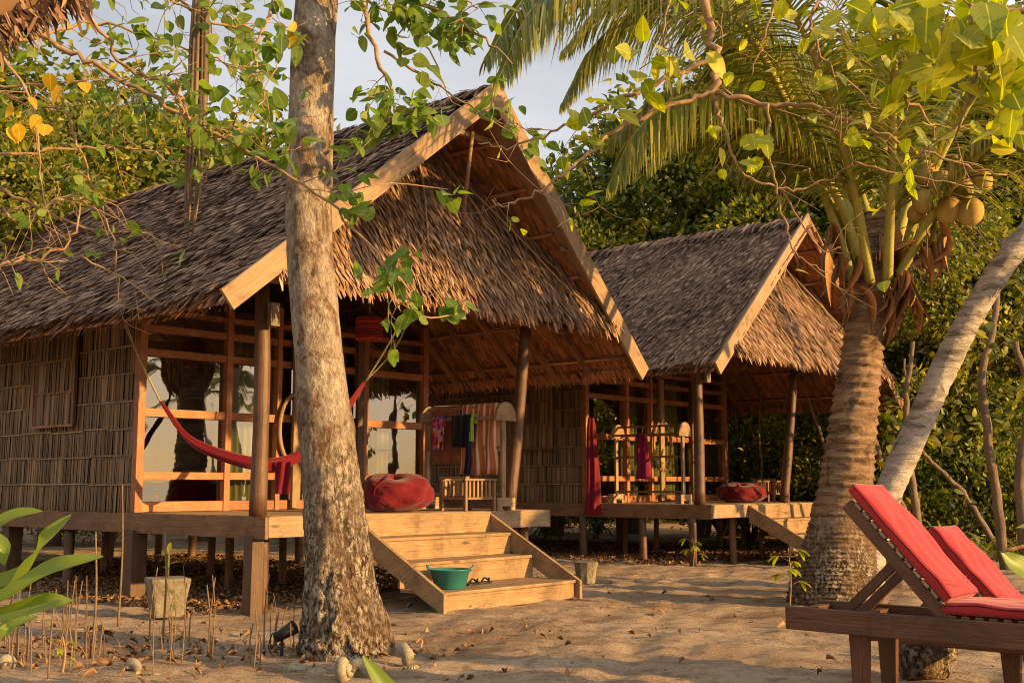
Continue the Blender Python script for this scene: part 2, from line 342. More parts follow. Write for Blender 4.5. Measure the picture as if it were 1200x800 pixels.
# ground
t = NT('beach_sand'); co = t.n('ShaderNodeTexCoord').outputs['Object']
n1 = t.noise(co, .55, 6, .6, .3); n2 = t.noise(co, 5, 8, .7); n3 = t.noise(co, 45, 4, .7); n4 = t.noise(t.mapv(co, (.6, 1.4, 1)), 1.6, 6, .65, .6)
c = t.ramp(n1, [(.3, (.34, .225, .135)), (.5, (.5, .36, .23)), (.72, (.62, .47, .32))])
c = t.mix(t.ramp(n4, [(.5, (0, 0, 0)), (.68, (.8, .8, .8))]), c, (.22, .145, .09))
c = t.mix(t.ramp(n2, [(.51, (0, 0, 0)), (.66, (.75, .75, .75))]), c, (.17, .105, .06))
c = t.mix(.45, c, t.ramp(n3, [(.25, (.45, .45, .45)), (.7, (1.3, 1.3, 1.3))]), 'MULTIPLY')
ad = t.n('ShaderNodeMath', operation='MULTIPLY_ADD'); t.l(n2, ad.inputs[0]); ad.inputs[1].default_value = 2.5; t.l(n3, ad.inputs[2])
M['sand'] = t.out(t.pbr(c, .95, .1, t.bump(ad.outputs[0], 1.0, .05)))
_g = np.random.default_rng(99); FP = []
for (x0, y0, x1, y1, n_) in ((.6, 6.5, .2, 12, 16), (.4, 12, 5.5, 15.5, 16), (3, 8.5, 1, 13, 12), (-5, 9.5, 0, 10.5, 13), (1, 14.5, 4, 18, 12), (5, 14, 10, 17, 14), (-2, 7.5, 2, 9.5, 10)):
    for i_ in range(n_):
        f_ = i_/n_; FP.append((x0+(x1-x0)*f_+_g.normal(0, .12)+(.12 if i_ % 2 else -.12), y0+(y1-y0)*f_+_g.normal(0, .12), _g.uniform(.1, .15)))
_f = _g.uniform(0, 1, (110, 2)); FP += [(-4+13*a_, 6.5+11*b_, .13) for a_, b_ in _f]; GW = [(f_*math.cos(t_), f_*math.sin(t_), p_, .042/f_) for f_, t_, p_ in zip(_g.uniform(5, 30, 26), _g.uniform(0, 6.28, 26), _g.uniform(0, 6.28, 26))]
def gz(x, y):
    x = np.asarray(x, float); y = np.asarray(y, float)
    z = .018*np.sin(x*1.1+y*.6+.5)+.01*np.sin(y*2.3-x*.8)+.006*np.sin(x*4.1+1.2*y+2)+.005*np.sin(y*5.3+x*2.2)+.003*np.sin(9*x-3*y)
    for kx, ky, p_, a_ in GW: z = z+a_*np.sin(kx*x+ky*y+p_)*np.sin(ky*.63*x-kx*.71*y+2*p_)
    for fx, fy, fr in FP:
        d2 = ((x-fx)**2+(y-fy)**2)/fr**2; z = z-.02*np.exp(-d2)+.008*np.exp(-(np.sqrt(d2)-1.7)**2*4)
    return z*np.clip((30-np.hypot(x, y))/10, 0, 1)
lin = np.arange(-11, 11.001, .07); ex = 11+np.cumsum(.07*1.155**np.arange(1, 58)); ex = ex*1.0
xs = np.concatenate([-ex[::-1], lin, ex]); ys = xs+14
X, Y = np.meshgrid(xs, ys); Z = gz(X, Y)
m = MB(); n = len(xs); idx = np.arange(n*n).reshape(n, n)
fq = np.stack([idx[:-1, :-1], idx[:-1, 1:], idx[1:, 1:], idx[1:, :-1]], -1).reshape(-1, 4)
m.add(np.stack([X, Y, Z], -1).reshape(-1, 3), fq, np.zeros((len(fq), 4, 2)), True)
gr = m.build('ground', M['sand']); tag(gr, None, None, kind='structure')
t = NT('sea_water'); co = t.n('ShaderNodeTexCoord').outputs['Object']
M['sea'] = t.out(t.pbr((.02, .07, .08), .12, .5, t.bump(t.noise(co, 1.2, 4), .5, .1)))
m = MB(); m.add([(45, -900, .03), (1200, -900, .03), (1200, 900, .03), (70, 900, .03)], [(0, 1, 2, 3)], np.zeros((1, 4, 2)))
tag(m.build('sea', M['sea']), None, None, kind='structure')

# ------------------------------------------------------------------ thatch helper (local cabin frame: x along front, y back, z up)
def thatch(m, o, s, u, S, U, row, w, L, lift=.16, yaw=.14, s_of=None, out=None, tm='blade'):
    """blades over a plane: o origin at eave, s unit along eave, u unit up-slope, S length, U slope length"""
    o = np.asarray(o, float); s = nrm(s); u = nrm(u); nn = nrm(np.cross(s, u))
    if nn[2] < 0: nn = -nn
    if out is not None and np.dot(nn, out) < 0: nn = -nn
    P = []; rows = int(U/row)+1
    for r in range(rows):
        d = min(U, r*row+RNG.uniform(-.01, .01)+.04)
        lo, hi = (0, S) if s_of is None else s_of(d)
        k = max(1, int((hi-lo)/w))
        if hi <= lo: continue
        a = np.linspace(lo, hi, k)+RNG.uniform(-w*.5, w*.5, k)
        dd = d+RNG.uniform(-row*.32, row*.32, k)
        P.append(o+np.outer(a, s)+np.outer(dd, u))
    P = np.concatenate(P); k = len(P)
    P = P+nn*RNG.uniform(.0, .025, k)[:, None]+nn*(.02+.02*np.sin(P[:, 0]*1.1+P[:, 1]*1.7+P[:, 2]*1.3)+.012*np.sin(P[:, 0]*3.1-P[:, 1]*4.7+P[:, 2]*3))[:, None]
    D = -u+np.outer(RNG.normal(0, yaw, k), s)+np.outer(RNG.normal(lift, .09, k), nn)*.9
    Nn = nn+RNG.normal(0, .22, (k, 3))
    m.leaves(P, D, Nn, L*RNG.uniform(.7, 1.3, k), w*RNG.uniform(.7, 1.35, k), tm)

def bands(m, lath, o, s, S, z0, z1, wst, bh, out, holes=()):
    """split bamboo strips in overlapping bands on a vertical wall; s unit along; out = outward normal"""
    o = np.asarray(o, float); s = nrm(s); out = nrm(out); up = np.array([0, 0, 1.0])
    z = z0; P = []; L = []
    while z < z1-.05:
        h = min(bh, z1-z); k = int(S/wst)
        a = (np.arange(k)+.5)*wst+RNG.uniform(-.006, .006, k)
        P.append(o+np.outer(a, s)+up*(z+h+.02)+out*RNG.uniform(.0, .014, k)[:, None]); L.append(np.full(k, h+.035)*RNG.uniform(.96, 1.05, k))
        if z > z0:
            q = 0
            while q < S:
                e = min(S, q+random.uniform(.5, 1.1)); zz = z+random.uniform(-.008, .008)
                lath.bar(o+s*q+up*zz+out*.026, o+s*(e-.02)+up*(zz+random.uniform(-.008, .008))+out*.026, .012, .016); q = e
        z += bh
    P = np.concatenate(P); L = np.concatenate(L); k = len(P)
    D = -up+np.outer(RNG.normal(0, .012, k), s)+np.outer(RNG.uniform(.0, .03, k), out)
    Nn = out+np.outer(RNG.normal(0, .13, k), s)
    m.leaves(P, D, Nn, L, wst*RNG.uniform(1.0, 1.25, k), 'quad')

CZ = .97; WB = 2.55; WW = 4.72; RZ = math.atan2(.7495, .6620)
RA, RB = 2.33, 10.1      # ridge a, back end of roof b
def make_cabin(label, loc, apexb, tipb, apexz, v, decor):
    R = empty('thatched_cabin', label, 'cabin', loc, RZ, 'thatched beach cabins on stilts')
    EL, ER, EZ = -1.0, 5.66, (3.12 if v == 0 else 3.14)
    # deck
    m = MB(); k = 0; y = 0.02
    while y < WB+.1:
        m.box((.03, y, CZ-.035), (4.44, y+.135, CZ)); y += .142
    m.build('deck_boards', M['pale'], R, .003)
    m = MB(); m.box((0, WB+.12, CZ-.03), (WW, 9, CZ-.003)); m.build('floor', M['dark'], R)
    m = MB(); m.box((-.03, -.045, CZ-.215), (4.47, 0, CZ-.004)); m.build('floor_beam', M['pale'], R, .004)
    m = MB(); m.box((-.075, -.045, CZ-.23), (-.032, 9.05, CZ-.004)); m.build('floor_beam', M['beam'], R, .004)
    m = MB(); m.box((4.5, .0, CZ-.23), (4.545, 9.05, CZ-.004)); m.build('floor_beam', M['beam'], R, .004)
    m = MB()
    for yy in (.25, 1.1, 2.0, 3.2, 4.6, 6, 7.6, 8.9): m.box((-.02, yy, CZ-.2), (4.48, yy+.06, CZ-.04))
    m.build('floor_joist', M['beam'], R)
    # stilts
    for (a, b, w) in ([(-.02, .22, .15), (.12, .24, .12), (-.02, 2.5, .2), (.03, 4.15, .13), (.1, 5.85, .2), (0, 7.6, .14), (0, 8.9, .15)] if v == 0 else [(-.1, .3, .12), (.02, 1.35, .13), (0, 2.6, .13), (.1, 4.2, .12), (0, 6, .13), (0, 8.5, .13)]) + \
            [(1.15, .3, .12), (1.5, 2.8, .11), (2.3, .4, .1), (2.3, 4.4, .11), (2.15, 2.55, .1), (3.3, .3, .12), (4.35, .3, .14), (4.35, 2.5, .13), (4.35, 5, .14), (1.9, 6.6, .11), (3.5, 7.7, .12), (3.3, 8.9, .12), (4.35, 8, .14), (1.2, 8.9, .12)]:
        m = MB(); dx = random.uniform(-.02, .02)
        if w > .14: m.bar((a, b, -.15), (a+dx, b, CZ-.2), w, w, (0, 1, 0))
        else: m.tube(spl([(a, b, -.15), (a+dx, b, .4), (a+dx*1.5, b, CZ-.2)], 6), w*.5, 8, rough=.15)
        m.build('stilt', M['post'] if a < .5 else M['beam'], R, .006 if w > .14 else 0)
    # walls
    wl = MB(); la = MB()
    bands(wl, la, (-.0, WB+.06, 0), (0, 1, 0), 6.4, CZ, 3.95, .03, .33, (-1, 0, 0)); 
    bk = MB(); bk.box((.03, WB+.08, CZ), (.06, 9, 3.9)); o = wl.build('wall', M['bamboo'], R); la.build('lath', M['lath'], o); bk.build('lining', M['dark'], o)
    wl = MB(); la = MB(); bands(wl, la, (WW, WB+.06, 0), (0, 1, 0), 6.4, CZ, 3.6, .06, .33, (1, 0, 0)); wl.box((WW-.06, WB+.08, CZ), (WW-.03, 9, 3.7))
    o = wl.build('wall', M['bamboo'], R); la.build('lath', M['lath'], o)
    wl = MB(); wl.box((.03, 8.95, CZ), (WW-.03, 9, 3.9)); wl.build('wall', M['bamboo'], R)
    # shutters on the side wall
    for (b0, b1) in ((3.98, 5.05),) if v == 0 else ((3.26, 4.0),):
        z0, z1 = (2.05, 3.3) if v == 0 else (1.95, 3.05); z0 += .0
        sh = MB(); la = MB(); bands(sh, la, (-.06, b0, 0), (0, 1, 0), b1-b0, z0, z1, .045, .42, (-1, 0, 0))
        sh.box((-.055, b0, z0), (-.045, b1, z1))
        o = sh.build('shutter', M['bamboo'], R)
        for q in (b0, b1): la.bar((-.085, q, z0-.01), (-.085, q, z1), .02, .03, (0, 1, 0))
        la.bar((-.085, b0, z0-.01), (-.085, b1, z0-.01), .02, .03)
        la.build('frame', M['beam'], o)
    # window wall
    m = MB(); P = [(0, .1), (1.22, .085), (2.0, .07), (3.5, .1), (WW-.04, .1)]
    for a, w in P: m.box((a-w/2, WB-.05, CZ), (a+w/2, WB+.05, 3.62))
    cols = [(.052, 1.176), (1.264, 1.963), (2.037, 3.448), (3.552, WW-.092)]
    zr = [(3.37, .06), (3.16, .085), (2.87, .09), (2.15, .1), (1.40, .09), (1.035, .12)]
    for i, (a0, a1) in enumerate(cols):
        for z, h in zr:
            if i == 2 and z in (2.15,): z += .01
            m.box((a0, WB-.035, z-h/2), (a1, WB+.03, z+h/2))
    m.box((.052, WB-.02, CZ), (1.176, WB+.01, 1.12)) if False else None
    m.build('window_frame', M['rail'], R, .004)
    for a0, a1 in cols:
        m = MB(); m.add([(a0, WB+.035, CZ+.1), (a1, WB+.035, CZ+.1), (a1, WB+.035, 3.5), (a0, WB+.035, 3.5)], [(0, 1, 2, 3)], [[(0, 0), (1, 0), (1, 1), (0, 1)]])
        m.build('window_pane', M['glass'], R)
    # curtains hung inside
    for a0, a1 in ((1.35, 1.9), (2.4, 3.3), (3.65, 4.2)):
        m = MB(); k = 40; aa = np.linspace(a0, a1, k); yy = WB+.24+.03*np.sin(aa*60)
        V = [(x, y_, z) for z in (CZ+.1, 3.3) for x, y_ in zip(aa, yy)]
        m.add(V, [(j, j+1, k+j+1, k+j) for j in range(k-1)], [[(0, 0)]*4]*(k-1), True); m.build('curtain', M['curtain'], R)
    # door leaf edge (dark) and the oval wooden ring on its upright
    m = MB(); m.box((3.3, WB-.11, CZ), (3.42, WB-.055, 3.3)); m.build('door_edge', M['post'], R, .004)
    ac = 2.28; m = MB()
    th = np.linspace(-PI/2, PI/2, 20)
    for sgn in ((-1, 1)):
        pts = [(ac-.02+sgn*(.03+.26*math.cos(q)), WB-.1, 2.02+.46*math.sin(q)) for q in th]; m.tube(pts, .028, 8)
    m.build('oval_ring', M['pale'], R)
    m = MB(); m.bar((ac-.02, WB-.085, CZ+.02), (ac-.02, WB-.085, 3.3), .13, .05, (0, 1, 0)); m.build('door_post', M['pale'], R, .004)
    # porch posts + beams
    for (p0, p1, r) in ((((.04, .24, CZ), (.02, .24, 3.45), .085)), ((4.12 if v == 0 else 3.05, .35, CZ), (4.28 if v == 0 else 3.3, .2, 3.4), .08)):
        m = MB(); q = spl([p0, (np.array(p0)+p1)/2+np.array([.02, 0, 0]), p1], 12)
        m.tube(q, np.linspace(r*1.08, r*.92, 12), 12, rough=.08); m.build('porch_post', M['post'], R)
    m = MB(); m.tube(spl([(-.3, .05, 3.45), (1.2, .0, 3.5), (3, .02, 3.45), (4.95, .06, 3.4)], 16), .06, 10, rough=.08); m.build('porch_beam', M['rafter'], R)
    # lamp box on the left porch post
    m = MB(); m.box((-.02, .02, 2.95), (.1, .09, 3.2)); m.build('post_lamp', M['stone'], R, .01)
    # ---------------- roof
    slopeL = math.atan2(apexz-EZ, RA-EL); slopeR = math.atan2(apexz-EZ+.22, ER-RA)
    ez = {0: EZ, 1: EZ-.22}
    roof = MB()
    th_ = .1
    # slab (thin boards beneath blades): front edges raked
    for sd, (ea, er) in enumerate(((EL, EZ), (ER, EZ-.22))):
        q = [np.array((ea, tipb+.03, er)), np.array((RA, apexb+.03, apexz)), np.array((RA, RB, apexz)), np.array((ea, RB, er))]
        d = np.array((0, 0, -.05)); V = q+[p+d for p in q]
        roof.add(V, [(0, 1, 2, 3), (7, 6, 5, 4), (0, 4, 5, 1), (1, 5, 6, 2), (2, 6, 7, 3), (3, 7, 4, 0)], [[(0, 0), (1, 0), (1, 1), (0, 1)]]*6)
    for sd in (0, 1):
        ea, er = ((EL, EZ), (ER, EZ-.22))[sd]
        u = nrm((RA-ea, 0, apexz-er)); U = math.hypot(RA-ea, apexz-er)
        S = RB-min(tipb, apexb)
        dense = sd == 0
        def so(d, tipb=tipb, apexb=apexb, U=U): 
            b0 = tipb+(apexb-tipb)*d/U+.14; return (b0, RB+RNG.uniform(-.1, .1))
        thatch(roof, (ea, 0, er+.012), (0, 1, 0), u, S, U+.05, (.056 if v == 0 else .065) if dense else .12, (.027 if v == 0 else .031) if dense else .06, .17 if dense else .3, lift=.13, s_of=so)
        # eave fringe
        k = 900; b = RNG.uniform(tipb+.05, RB, k)
        P = np.stack([np.full(k, ea)+RNG.uniform(-.02, .12, k)*(1 if sd == 0 else -1), b, np.full(k, er)+RNG.uniform(-.03, .05, k)], 1)
        D = np.stack([np.full(k, -.75 if sd == 0 else .75), RNG.normal(0, .2, k), np.full(k, -.72)+RNG.normal(0, .12, k)], 1)
        roof.leaves(P, D, np.tile((0, .2, 1.0), (k, 1))+RNG.normal(0, .3, (k, 3)), RNG.uniform(.08, .24, k), RNG.uniform(.02, .04, k), 'blade')
    # ridge cap
    k = 1500; b = RNG.uniform(apexb+.05, RB, k); sg = RNG.choice([-1, 1], k)
    roof.leaves(np.stack([RA+sg*.01, b, np.full(k, apexz+.07)+RNG.uniform(-.02, .03, k)], 1), np.stack([sg*1.0, RNG.normal(0, .25, k), RNG.normal(-.72, .12, k)], 1),
                np.stack([sg*.6, RNG.normal(0, .2, k), np.ones(k)], 1), RNG.uniform(.25, .45, k), RNG.uniform(.03, .06, k), 'blade')
    ro = roof.build('roof', M['thatch'], R)
    # underside lining: folded thatch rows
    un = MB()
    for sd in (0, 1):
        ea, er = ((EL, EZ), (ER, EZ-.22))[sd]
        u = nrm((RA-ea, 0, apexz-er)); U = math.hypot(RA-ea, apexz-er)
        P = []; dirs = []
        d = .05
        while d < U:
            k = int((4.6)/.05); b = np.linspace(tipb+.06, 4.2, k)+RNG.uniform(-.02, .02, k)
            P.append(np.array((ea, 0, er))+np.outer(np.full(k, d), u)+np.outer(b, (0, 1, 0))+np.array((0, 0, -.066))); d += .115
        P = np.concatenate(P); k = len(P)
        D = -u+np.stack([np.zeros(k), RNG.normal(0, .08, k), RNG.uniform(-.14, -.04, k)], 1)
        nd = np.array((0, 0, -1.0)); un.leaves(P, D, np.tile(nd, (k, 1))+RNG.normal(0, .15, (k, 3)), .15, .055, 'quad')
        # fringe tips seen from beneath
        k = 500; b = RNG.uniform(tipb, 9.5, k)
        P = np.stack([np.full(k, ea)+(.1 if sd == 0 else -.1), b, np.full(k, er)-.03], 1)
        D = np.stack([np.full(k, -.6 if sd == 0 else .6), RNG.normal(0, .25, k), np.full(k, -.8)], 1)
        un.leaves(P, D, np.tile((0, .2, 1.0), (k, 1)), RNG.uniform(.12, .24, k), .025, 'blade')
    un.build('thatch_lining', M['under'], ro)
    # rafters and purlins
    rf = MB()
    for sd in (0, 1):
        ea, er = ((EL, EZ), (ER, EZ-.22))[sd]
        for b in (.1, .75, 1.4, 2.05, 2.7, 3.4, 4.2, 5, 6, 7, 8, 9, 10):
            rf.bar((ea+(.12 if sd == 0 else -.12), b, er-.06), (RA, b, apexz-.22), .055, .075)
        for f in ((.08, .24, .4, .56, .72, .88)):
            p = np.array((ea, 0, er))*(1-f)+np.array((RA, 0, apexz))*f
            rf.tube([(p[0], max(tipb, apexb)-.0, p[2]-.125), (p[0], 9.9, p[2]-.125)], .026, 6)
    rf.build('rafter', M['rafter'], ro)
    # bargeboards: from eave tip to apex, raked
    for sd in (0, 1):
        ea, er = ((EL, EZ), (ER, EZ-.22))[sd]
        p0 = np.array((ea, tipb-.0, er)); p1 = np.array((RA, apexb, apexz)); d = nrm(p1-p0)
        n_up = nrm(np.cross((0, 1, 0), d)); n_up = n_up if n_up[2] > 0 else -n_up
        m = MB(); y = -.03 if sd == 0 else -.034
        q0 = p0-d*.12+np.array((0, y, 0))-n_up*.03; q1 = p1+d*(.10 if sd == 0 else -.06)+np.array((0, y, 0))-n_up*.03
        m.bar(q0, q1, .045, .23, n_up); m.build('bargeboard', M['beam'] if (sd and v) else M['pale'], ro, .004)
    # gable skirt (hipped thatch under the bargeboards) + poles
    zb, bb, zt, bt = 3.4, tipb-.02, apexz-.28, (apexb+1.25 if v == 0 else apexb+.9)
    lb, rb = EL+.42, ER-.42
    u = nrm((0, bt-bb, zt-zb)); U = math.hypot(bt-bb, zt-zb)
    sk = MB()
    A0, A1, A2 = np.array((lb+.1, bb+.05, zb)), np.array((rb-.1, bb+.05, zb)), np.array((RA, bt+.03, zt))
    off = np.array((0, .05, 0))
    sk.add([A0, A1, A2, A0+off, A1+off, A2+off], [(0, 1, 2, -1), (5, 4, 3, -1), (0, 3, 4, 1)], [[(0, 0)]*4]*3)
    def so2(d): f = min(1, d/U); return (lb+(RA-lb)*f, rb+(RA-rb)*f)
    thatch(sk, (0, bb, zb), (1, 0, 0), u, 1, U, .062, .029, .2, lift=.17, yaw=.16, s_of=so2, out=(0, -1, .3))
    k = 260; a = RNG.uniform(lb+.1, rb-.1, k)
    sk.leaves(np.stack([a, np.full(k, bb+.02), np.full(k, zb+.06)], 1), np.stack([RNG.normal(0, .25, k), np.full(k, -.4), np.full(k, -1.0)], 1), np.tile((0, -1.0, .3), (k, 1)), RNG.uniform(.15, .33, k), RNG.uniform(.03, .055, k), 'blade')
    so_ = sk.build('gable_skirt', M['thatch_lit'], ro)
    m = MB()
    for (a0, f0, a1, f1) in ((RA-.75, .62, RA-1.5, .05) if False else (RA-.25, .93, RA-.6, .28), (RA-.3, .85, RA-1.75, .35), (RA+.05, .9, RA+.55, .5), (RA+.35, .75, RA+1.9, .12), (RA+.9, .65, RA+1.1, .42)):
        f = lambda a, q: np.array((a, bb+(bt-bb)*q-.1, zb+(zt-zb)*q+.02))
        m.tube(spl([f(a0, f0), (f(a0, f0)+f(a1, f1))/2+np.array((.02, -.02, 0)), f(a1, f1)], 6), .013, 5)
    m.build('tie_pole', M['pale'], so_)
    m = MB(); m.bar((RA-.45, apexb+.42, apexz-.45), (RA+.5, apexb+.42, apexz-.45), .05, .06); m.build('ridge_brace', M['pale'], ro)
    m = MB(); m.tube([(RA-.05, apexb+.3, apexz-.45), (RA+.25, apexb+.75, apexz-1.45)], .025, 6); m.build('ridge_brace', M['pale'], ro)
    m = MB(); m.tube([(RA+1.6, apexb+.3, apexz-1.6), (RA+2.3, apexb+.4, apexz-1.6)], .025, 6); m.build('ridge_brace', M['pale'], ro)
    # ---------------- stairs
    st = bpy.data.objects.new('staircase', None); COL.objects.link(st); st.parent = R; st.location = (0, 0, 0)
    s0, s1 = 1.1, 3.31; run = 1.43; N = 4; H0 = CZ
    for a in (s0, s1):
        m = MB(); t_ = .05
        prof = [(-.047, H0-.02), (-.047-.02, H0-.30), (-run, .0), (-run-.04, .0), (-run-.04, .2)]
        V = [(a+dx, y_, z_) for dx in (-t_/2, t_/2) for y_, z_ in prof]
        f = [(0, 1, 2, 3), (0, 3, 4, -1), (8, 7, 6, 5), (9, 8, 5, -1)]
        for j in range(5): f.append((j+5, (j+1) % 5+5, (j+1) % 5, j))
        uv = [[(prof[i % 5][0], prof[i % 5][1]+a) if i >= 0 else (0, 0) for i in q] for q in f]
        # grain along the slope
        uv = [[((p[0]*.82-p[1]*.55), (p[0]*.55+p[1]*.82)) for p in q] for q in uv]
        m.add(V, f, uv); m.build('stringer', M['beam'] if False else M['step'], st, .005)
    hs = [H0, .72, .47, .21]
    for i in range(1, 4):
        y1 = -.05-.36*(i-1)-(0 if i < 3 else 0); y0 = -.05-.36*i-(.27 if i == 3 else 0)
        m = MB(); m.box((s0+.028, y0-.02, hs[i]-.035), (s1-.028, y1-.001, hs[i])); m.build('tread', M['step'], st, .005)
        m = MB(); zlow = hs[i+1] if i < 3 else 0
        m.box((s0+.03, y0, zlow+.002), (s1-.03, y0+.03, hs[i]-.037)); m.build('riser', M['step'], st, .003)
    m = MB(); m.box((s0+.03, -.082, hs[1]+.002), (s1-.03, -.05, H0-.02)); m.build('riser', M['step'], st, .003)
    return R
A0 = (-2.5, 12.011, 0); B0 = (3.21, 18.80, 0)
Vv = np.array([.6620, .7495, 0]); Uu = np.array([-.7495, .6620, 0])
def loc(O, a, b, z): return np.array(O)+Vv*a+Uu*b+np.array([0, 0, z])
cab1 = make_cabin('large front cabin with crimson hammock across its porch and a towel rack at its steps', A0, -1.0, -.68, 5.88, 0, True)
cab2 = make_cabin('smaller looking rear cabin behind the palm with red cloth hanging at its corner', B0, -.62, -.78, 5.95, 1, True)

# ------------------------------------------------------------------ porch things
def in_cabin(o_empty, O): o_empty.rotation_euler = (0, 0, RZ)
def rack(label, O, a, b0, b1, dark):
    z = CZ; r = empty('drying_rack', label, 'drying rack', loc(O, a, (b0+b1)/2, z), RZ, 'wooden drying racks on the porches')
    yc = (b0+b1)/2; L = (b1-b0)/2
    for y in (-L, L):
        m = MB(); m.bar((0, y, .09), (0, y, 1.26), .07, .04, (0, 1, 0)); m.build('upright', M['pale'], r, .003)
        m = MB(); k = 14; an = np.linspace(0, PI, k)
        pr = [(-.19*math.cos(q), 1.14+.24*math.sin(q)**.8) for q in an]
        V = [(x, y+dy-.035, zz) for dy in (-.02, .02) for x, zz in pr]+[(0, y-.055, 1.14), (0, y-.015, 1.14)]
        f = []
        for j in range(k-1):
            f += [(2*k, j, j+1, -1), (2*k+1, k+j+1, k+j, -1), (j, k+j, k+j+1, j+1)]
        f.append((0, 2*k, 2*k+1, k)); f.append((2*k, k-1, 2*k-1, 2*k+1))
        m.add(V, f, [[(V[i][0], V[i][2]) if i >= 0 else (0, 0) for i in q] for q in f]); m.build('end_board', M['pale'], r)
        m = MB(); m.box((-.17, y-.06, .05), (.17, y+.06, .16)); m.box((-.17, y-.06, .0), (-.08, y+.06, .049)); m.box((.08, y-.06, 0), (.17, y+.06, .049)); m.build('foot', M['pale'], r, .004)
    for x, zz in ((0, 1.33), (-.13, 1.18), (.13, 1.18), (0, .8), (0, .2)):
        m = MB(); m.bar((x, -L, zz), (x, L, zz), .035, .035); m.build('rail', M['rafter'] if dark else M['pale'], r, .003)
    return r
rack('drying rack draped with towels and swimwear beside the near steps', A0, 3.74, .12, 1.5, False)
rack('drying rack with reddish rails holding only a magenta shirt', B0, .5, .85, 2.25, True)
def drape(name, label, cat, mat, O, a, b0, b1, ztop, front, back, x0=.15, wav=.012, group=None, seed=0):
    """cloth folded over a rack rail: front hangs on -a side"""
    n = 26; k = 22; m = MB(); V = []; r = random.Random(seed); ph = r.uniform(0, 6)
    prof = [(-x0-.012, ztop-front*(1-j/8)) for j in range(8)]+[(-x0*.7, ztop+.015), (0, ztop+.03), (x0*.7, ztop+.015)]+[(x0+.012, ztop-back*((j+1)/11)) for j in range(11)]
    k = len(prof)
    for i in range(n):
        s_ = i/(n-1); y = (s_-.5)*(b1-b0)
        for j, (x, z) in enumerate(prof):
            d = abs(ztop-z)
            w = wav*(1+4*d)*math.sin(s_*17+ph+z*3)
            V.append((x+w, y*(1-.04*d)+.02*math.sin(z*9+ph)*d, z+.01*math.sin(s_*9+ph)*d))
    f = [(i*k+j, i*k+j+1, (i+1)*k+j+1, (i+1)*k+j) for i in range(n-1) for j in range(k-1)]
    uv = [[((q//k)/(n-1)*(b1-b0), (q % k)/k) for q in t_] for t_ in f]
    p = loc(O, a, (b0+b1)/2, CZ)
    m.add(V, f, uv, True); o = m.build(name, mat); o.location = tuple(p); o.rotation_euler = (0, 0, RZ)
    sm = o.modifiers.new('thick', 'SOLIDIFY'); sm.thickness = .006
    return tag(o, label, cat, group)
drape('towel', 'plain rust brown towel over the left half of the drying rack', 'towel', M['brown_towel'], A0, 3.74, .86, 1.4, 1.35, .75, .5, .02, .006, 'towels on the drying rack', 1)
drape('towel', 'orange and cream striped towel over the right half of the drying rack', 'towel', M['stripe'], A0, 3.74, .2, .85, 1.35, .9, .6, .02, .008, 'towels on the drying rack', 2)
drape('swimsuit', 'floral multicoloured swimsuit hanging on the brown towel', 'swimsuit', M['floral'], A0, 3.6, 1.0, 1.24, 1.2, .42, .1, .03, .01, None, 3)
drape('swim_shorts', 'black swim shorts with coloured side trim on the drying rack', 'shorts', M['black'], A0, 3.6, .55, .88, 1.21, .4, .15, .03, .01, None, 4)
drape('lime_strap', 'thin lime green cloth strip beside the black shorts', 'cloth strip', M['lime'], A0, 3.58, .47, .51, 1.21, .33, .1, .03, .01, None, 5)
drape('board_shorts', 'narrow navy garment hanging low beside the black shorts', 'garment', M['navy'], A0, 3.57, .5, .56, 1.2, .74, .1, .04, .01, None, 6)
def hangcloth(name, label, cat, mat, pts, w0, w1, n=26, folds=5, group=None, fold=.35):
    """bunched cloth tube hanging along a path"""
    P = spl(pts, n); m = MB(); V = []; K = 28
    for i in range(n):
        s_ = i/(n-1); w = w0+(w1-w0)*s_
        for j in range(K):
            a = 2*PI*j/K; r = w*(1+fold*math.sin(folds*a+s_*3)+.12*math.sin(11*a-s_*7))
            V.append(P[i]+np.array([math.cos(a)*r, math.sin(a)*r*.6, 0]))
    f = [(i*K+j, i*K+(j+1) % K, (i+1)*K+(j+1) % K, (i+1)*K+j) for i in range(n-1) for j in range(K)]
    m.add(V, f, np.zeros((len(f), 4, 2)), True); c = P[0]
    return tag(m.build(name, mat, None, loc=c), label, cat, group)
# shirt on rack 2
sy = loc(B0, .36, 1.6, CZ)
hangcloth('shirt', 'magenta shirt hanging from the rear porch drying rack', 'shirt', M['purple'], [sy+(0, 0, 1.2), sy+(0, 0, .95), sy+(.02, 0, .6), sy+(.03, 0, .42)], .07, .11)
# red cloth hanging at cabin 2 corner
p = loc(B0, -.16, 2.3, 0)
hangcloth('hanging_hammock', 'bunched red hammock hanging straight down at the rear cabin corner', 'hammock', M['hammock'], [p+(0, 0, 2.45), p+(.0, 0, 2.2), p+(.02, 0, 1.6), p+(.02, 0, 1.0), p+(.03, 0, .78)], .04, .13)
m = MB(); m.tube([p+(0, 0, 2.4), p+(0, 0, 3.2)], .008, 5)
